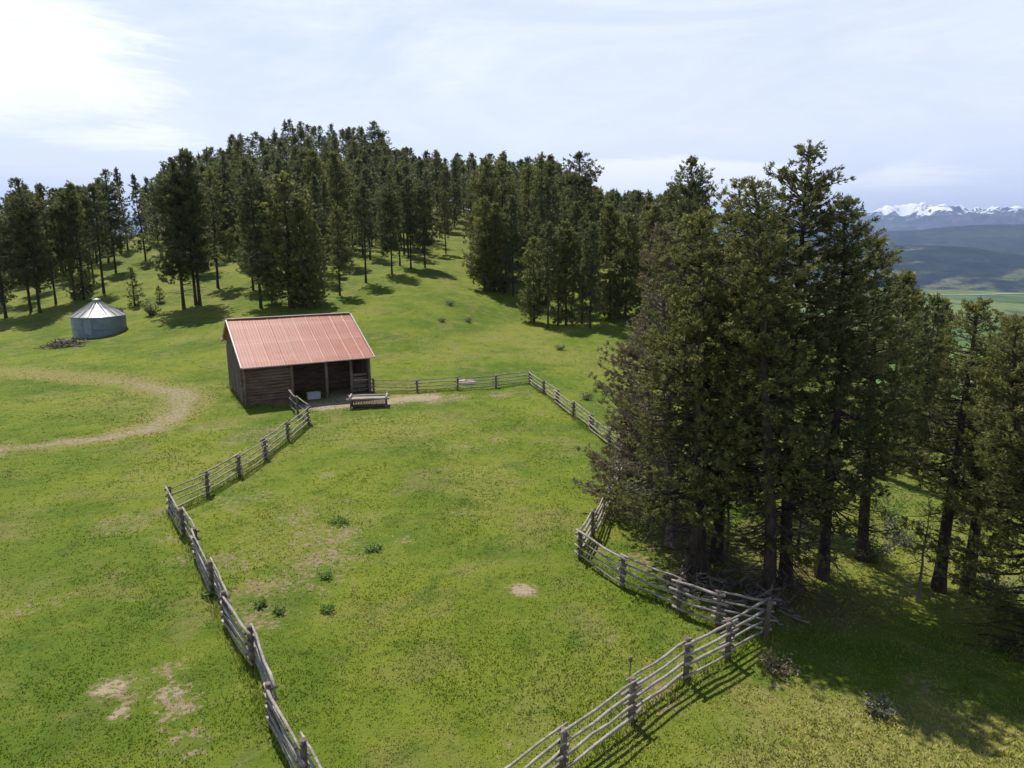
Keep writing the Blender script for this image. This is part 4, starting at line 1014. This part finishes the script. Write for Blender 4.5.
# ------------------------------------------------------------------ low plants, brush, stone
def shrub(px, py, h, r, seed, label, name='weed_clump', cat='plant', mat=None, n=420, group=None, q=.10):
    c = hit(px, py); rg = np.random.default_rng(seed); root = empty(name, tuple(c), 0, label, cat, group)
    k = 16; az_ = rg.uniform(0, 6.28, k); L_ = r * rg.uniform(.5, 1.1, k); f = np.linspace(0, 1, 4)
    P = np.zeros((k, 4, 3)); P[..., 0] = np.cos(az_)[:, None] * L_[:, None] * f ** 1.2; P[..., 1] = np.sin(az_)[:, None] * L_[:, None] * f ** 1.2
    P[..., 2] = f * (h * rg.uniform(.5, 1.0, k))[:, None] - .02
    link('stems', np_mesh('stems', *tubes(P, np.full((k, 4), .012), 3), M_bark), root)
    ii = rg.integers(0, k, n); ff = rg.uniform(.15, 1, n); x_ = ff * 3; i0 = np.clip(x_.astype(int), 0, 2); w = (x_ - i0)[:, None]
    C = P[ii, i0] * (1 - w) + P[ii, i0 + 1] * w + rg.normal(0, r * .13, (n, 3)); C[:, 2] = np.maximum(C[:, 2], .01)
    d = unit(rg.normal(0, 1, (n, 3)) + [0, 0, .5]); p = unit(np.cross(d, rg.normal(0, 1, (n, 3)))); l = (q * rg.uniform(.6, 1.3, n))[:, None]
    V = np.stack([C, C + d * l * .5 - p * l * .28, C + d * l, C + d * l * .5 + p * l * .28], 1).reshape(-1, 3)
    link('leaves', np_mesh('leaves', V, np.arange(4 * n).reshape(-1, 4), mat or M_leafbush, False, fattr={'tint': rg.random(n)}), root)
for i, (a, b, h, r, lab) in enumerate([
        (373, 552, .20, .42, 'largest bright leafy weed clump in mid paddock'), (340, 523, .20, .55, 'wide dark leafy weed clump at the bare brown soil'),
        (260, 607, .20, .26, 'round weed clump close to the left fence posts'), (280, 613, .20, .26, 'weed clump just right of the round one by the left fence'),
        (328, 612, .20, .25, 'small weed clump right of the pair by the left fence'), (325, 578, .20, .3, 'low weed clump below the bare brown soil'),


        (208, 598, .2, .25, 'tuft at the foot of the left fence'), (237, 470, .22, .3, 'tuft under the fence climbing to the barn')]):
    shrub(a, b, h, r, 700 + i, lab, n=260)
shrub(880, 715, .5, .42, 730, 'grey green sage bush at the edge of the big tree shade', 'sage_bush', 'bush', M_leafsage, 500)
shrub(776, 672, .5, .6, 731, 'dry brownish bush in shade below the fence corner', 'dry_bush', 'bush', M_leafdry, 500)
shrub(118, 314, .9, 1.0, 732, 'small round bush right of the silo', 'bush', 'bush', M_leafdark, 500, q=.25)
shrub(153, 315, 1.4, 1.3, 733, 'dark round bush below the tiny spruce', 'bush', 'bush', M_leafdark, 700, q=.3)
for i, (a, b, lab) in enumerate([(450, 305, 'grey scrub on the sunny slope left of the middle clump'), (468, 322, 'larger grey scrub on the slope below the middle clump'),
                                 (600, 388, 'grey scrub in the meadow outside the far right fence'), (586, 400, 'low scrub just outside the far right fence'), (442, 322, 'small scrub lowest on the sunny slope'),
                                 (560, 350, 'scrub in front of the middle clump shade')]):
    shrub(a, b, .5, .7, 740 + i, lab, 'scrub_bush', 'bush', M_leafsage, 320, q=.14)
for i, (a, b, h, r, lab) in enumerate([(870, 560, 1.1, 1.0, 'pale green undergrowth behind the stout leaning fir trunk'), (905, 545, 1.0, 1.1, 'pale undergrowth on the slope behind the bare grey sapling'),
                                        (890, 520, 1.2, 1.2, 'green undergrowth above the shaded slope'), (1000, 600, .9, .9, 'undergrowth at the foot of the bushy edge fir')]):
    shrub(a, b, h, r, 760 + i, lab, 'undergrowth_bush', 'bush', M_leafsage if i != 2 else M_leafbush, 900, q=.13)

# dead branches heaped at the foot of the corner fir, and the brush pile by the silo
def brush(px, py, r, h, n, seed, label, name='brush_pile'):
    c = hit(px, py); rg = np.random.default_rng(seed); st = rg.normal(0, r * .45, (n, 3)); st[:, 2] = np.abs(rg.normal(0, h * .5, n)) * np.exp(-(st[:, 0] ** 2 + st[:, 1] ** 2) / r ** 2)
    d = unit(rg.normal(0, 1, (n, 3)) * (1, 1, .35)); L_ = rg.uniform(.3, 1.0, n) * r * .8; f = np.linspace(-.5, .5, 4)
    P = st[:, None] + d[:, None] * (L_[:, None] * f)[..., None] + rg.normal(0, .04, (n, 4, 3)); P[..., 2] = np.maximum(P[..., 2], .01)
    o = link(name, np_mesh(name, *tubes(P, (rg.uniform(.012, .045, n) * (1 if r < 2 else 1.6))[:, None] * np.linspace(1.2, .5, 4), 5), M_deadwood, True)); o.location = tuple(c)
    tag(o, label, 'brush')
brush(66, 346, 2.1, .6, 260, 801, 'low brown pile of brush and branches on the meadow in front of the silo')
brush(757, 600, 1.3, 1.3, 90, 802, 'grey dead branches tangled at the foot of the fence corner fir', 'brush_pile')
brush(712, 592, 1.3, .5, 60, 803, 'fallen sticks on brown duff behind the shaded fence', 'brush_pile')
brush(680, 585, 1.0, .3, 30, 804, 'few fallen sticks under the bare crooked sapling', 'brush_pile')

c = hit(466, 386); rg = np.random.default_rng(9)
M_stone = mat_metal('pale pink stone', (.40, .31, .27), (.52, .43, .38), (.32, .25, .2), .9, 0, 3.0)
th = np.linspace(0, 2 * np.pi, 25)[:-1]; ring = []
for zf, rf_ in ((-.2, 1.0), (.12, 1.03), (.32, .9), (.42, .6), (.45, .2)):
    ring.append(np.stack([rf_ * .85 * np.cos(th) * (1 + .06 * np.sin(th * 3)), rf_ * .55 * np.sin(th) * (1 + .05 * np.cos(th * 2)), zf + .03 * np.sin(th * 4)], -1))
V = np.concatenate(ring); ii = np.arange(len(V)).reshape(5, 24); nx = np.roll(ii, -1, 1)
F = np.stack([ii[:-1], nx[:-1], nx[1:], ii[1:]], -1).reshape(-1, 4)
st_ = link('flat_stone', np_mesh('flat_stone', V, F, M_stone, True)); st_.location = (c[0], c[1] + .8, gz(c[0], c[1] + .8) + .08); st_.scale = (1, 1, .55)
tag(st_, 'flat pale pinkish boulder behind the back fence of the paddock', 'boulder')

# ------------------------------------------------------------------ air
hz = MB(); hz.box((0, 0, 0), (2, 2, 2)); m, nt = new_mat('haze'); q = NT(nt)
pv = q.n('ShaderNodeVolumePrincipled'); pv.inputs['Color'].default_value = (.46, .62, 1.0, 1); pv.inputs["Density"].default_value = 4.0e-5
pv.inputs['Anisotropy'].default_value = .2
o = q.n('ShaderNodeOutputMaterial'); q.l(pv.outputs[0], o.inputs['Volume'])
ho = hz.build('haze', m); ho.scale = (32000, 32000, 900); ho.location = (0, 0, 540); tag(ho, kind='stuff')
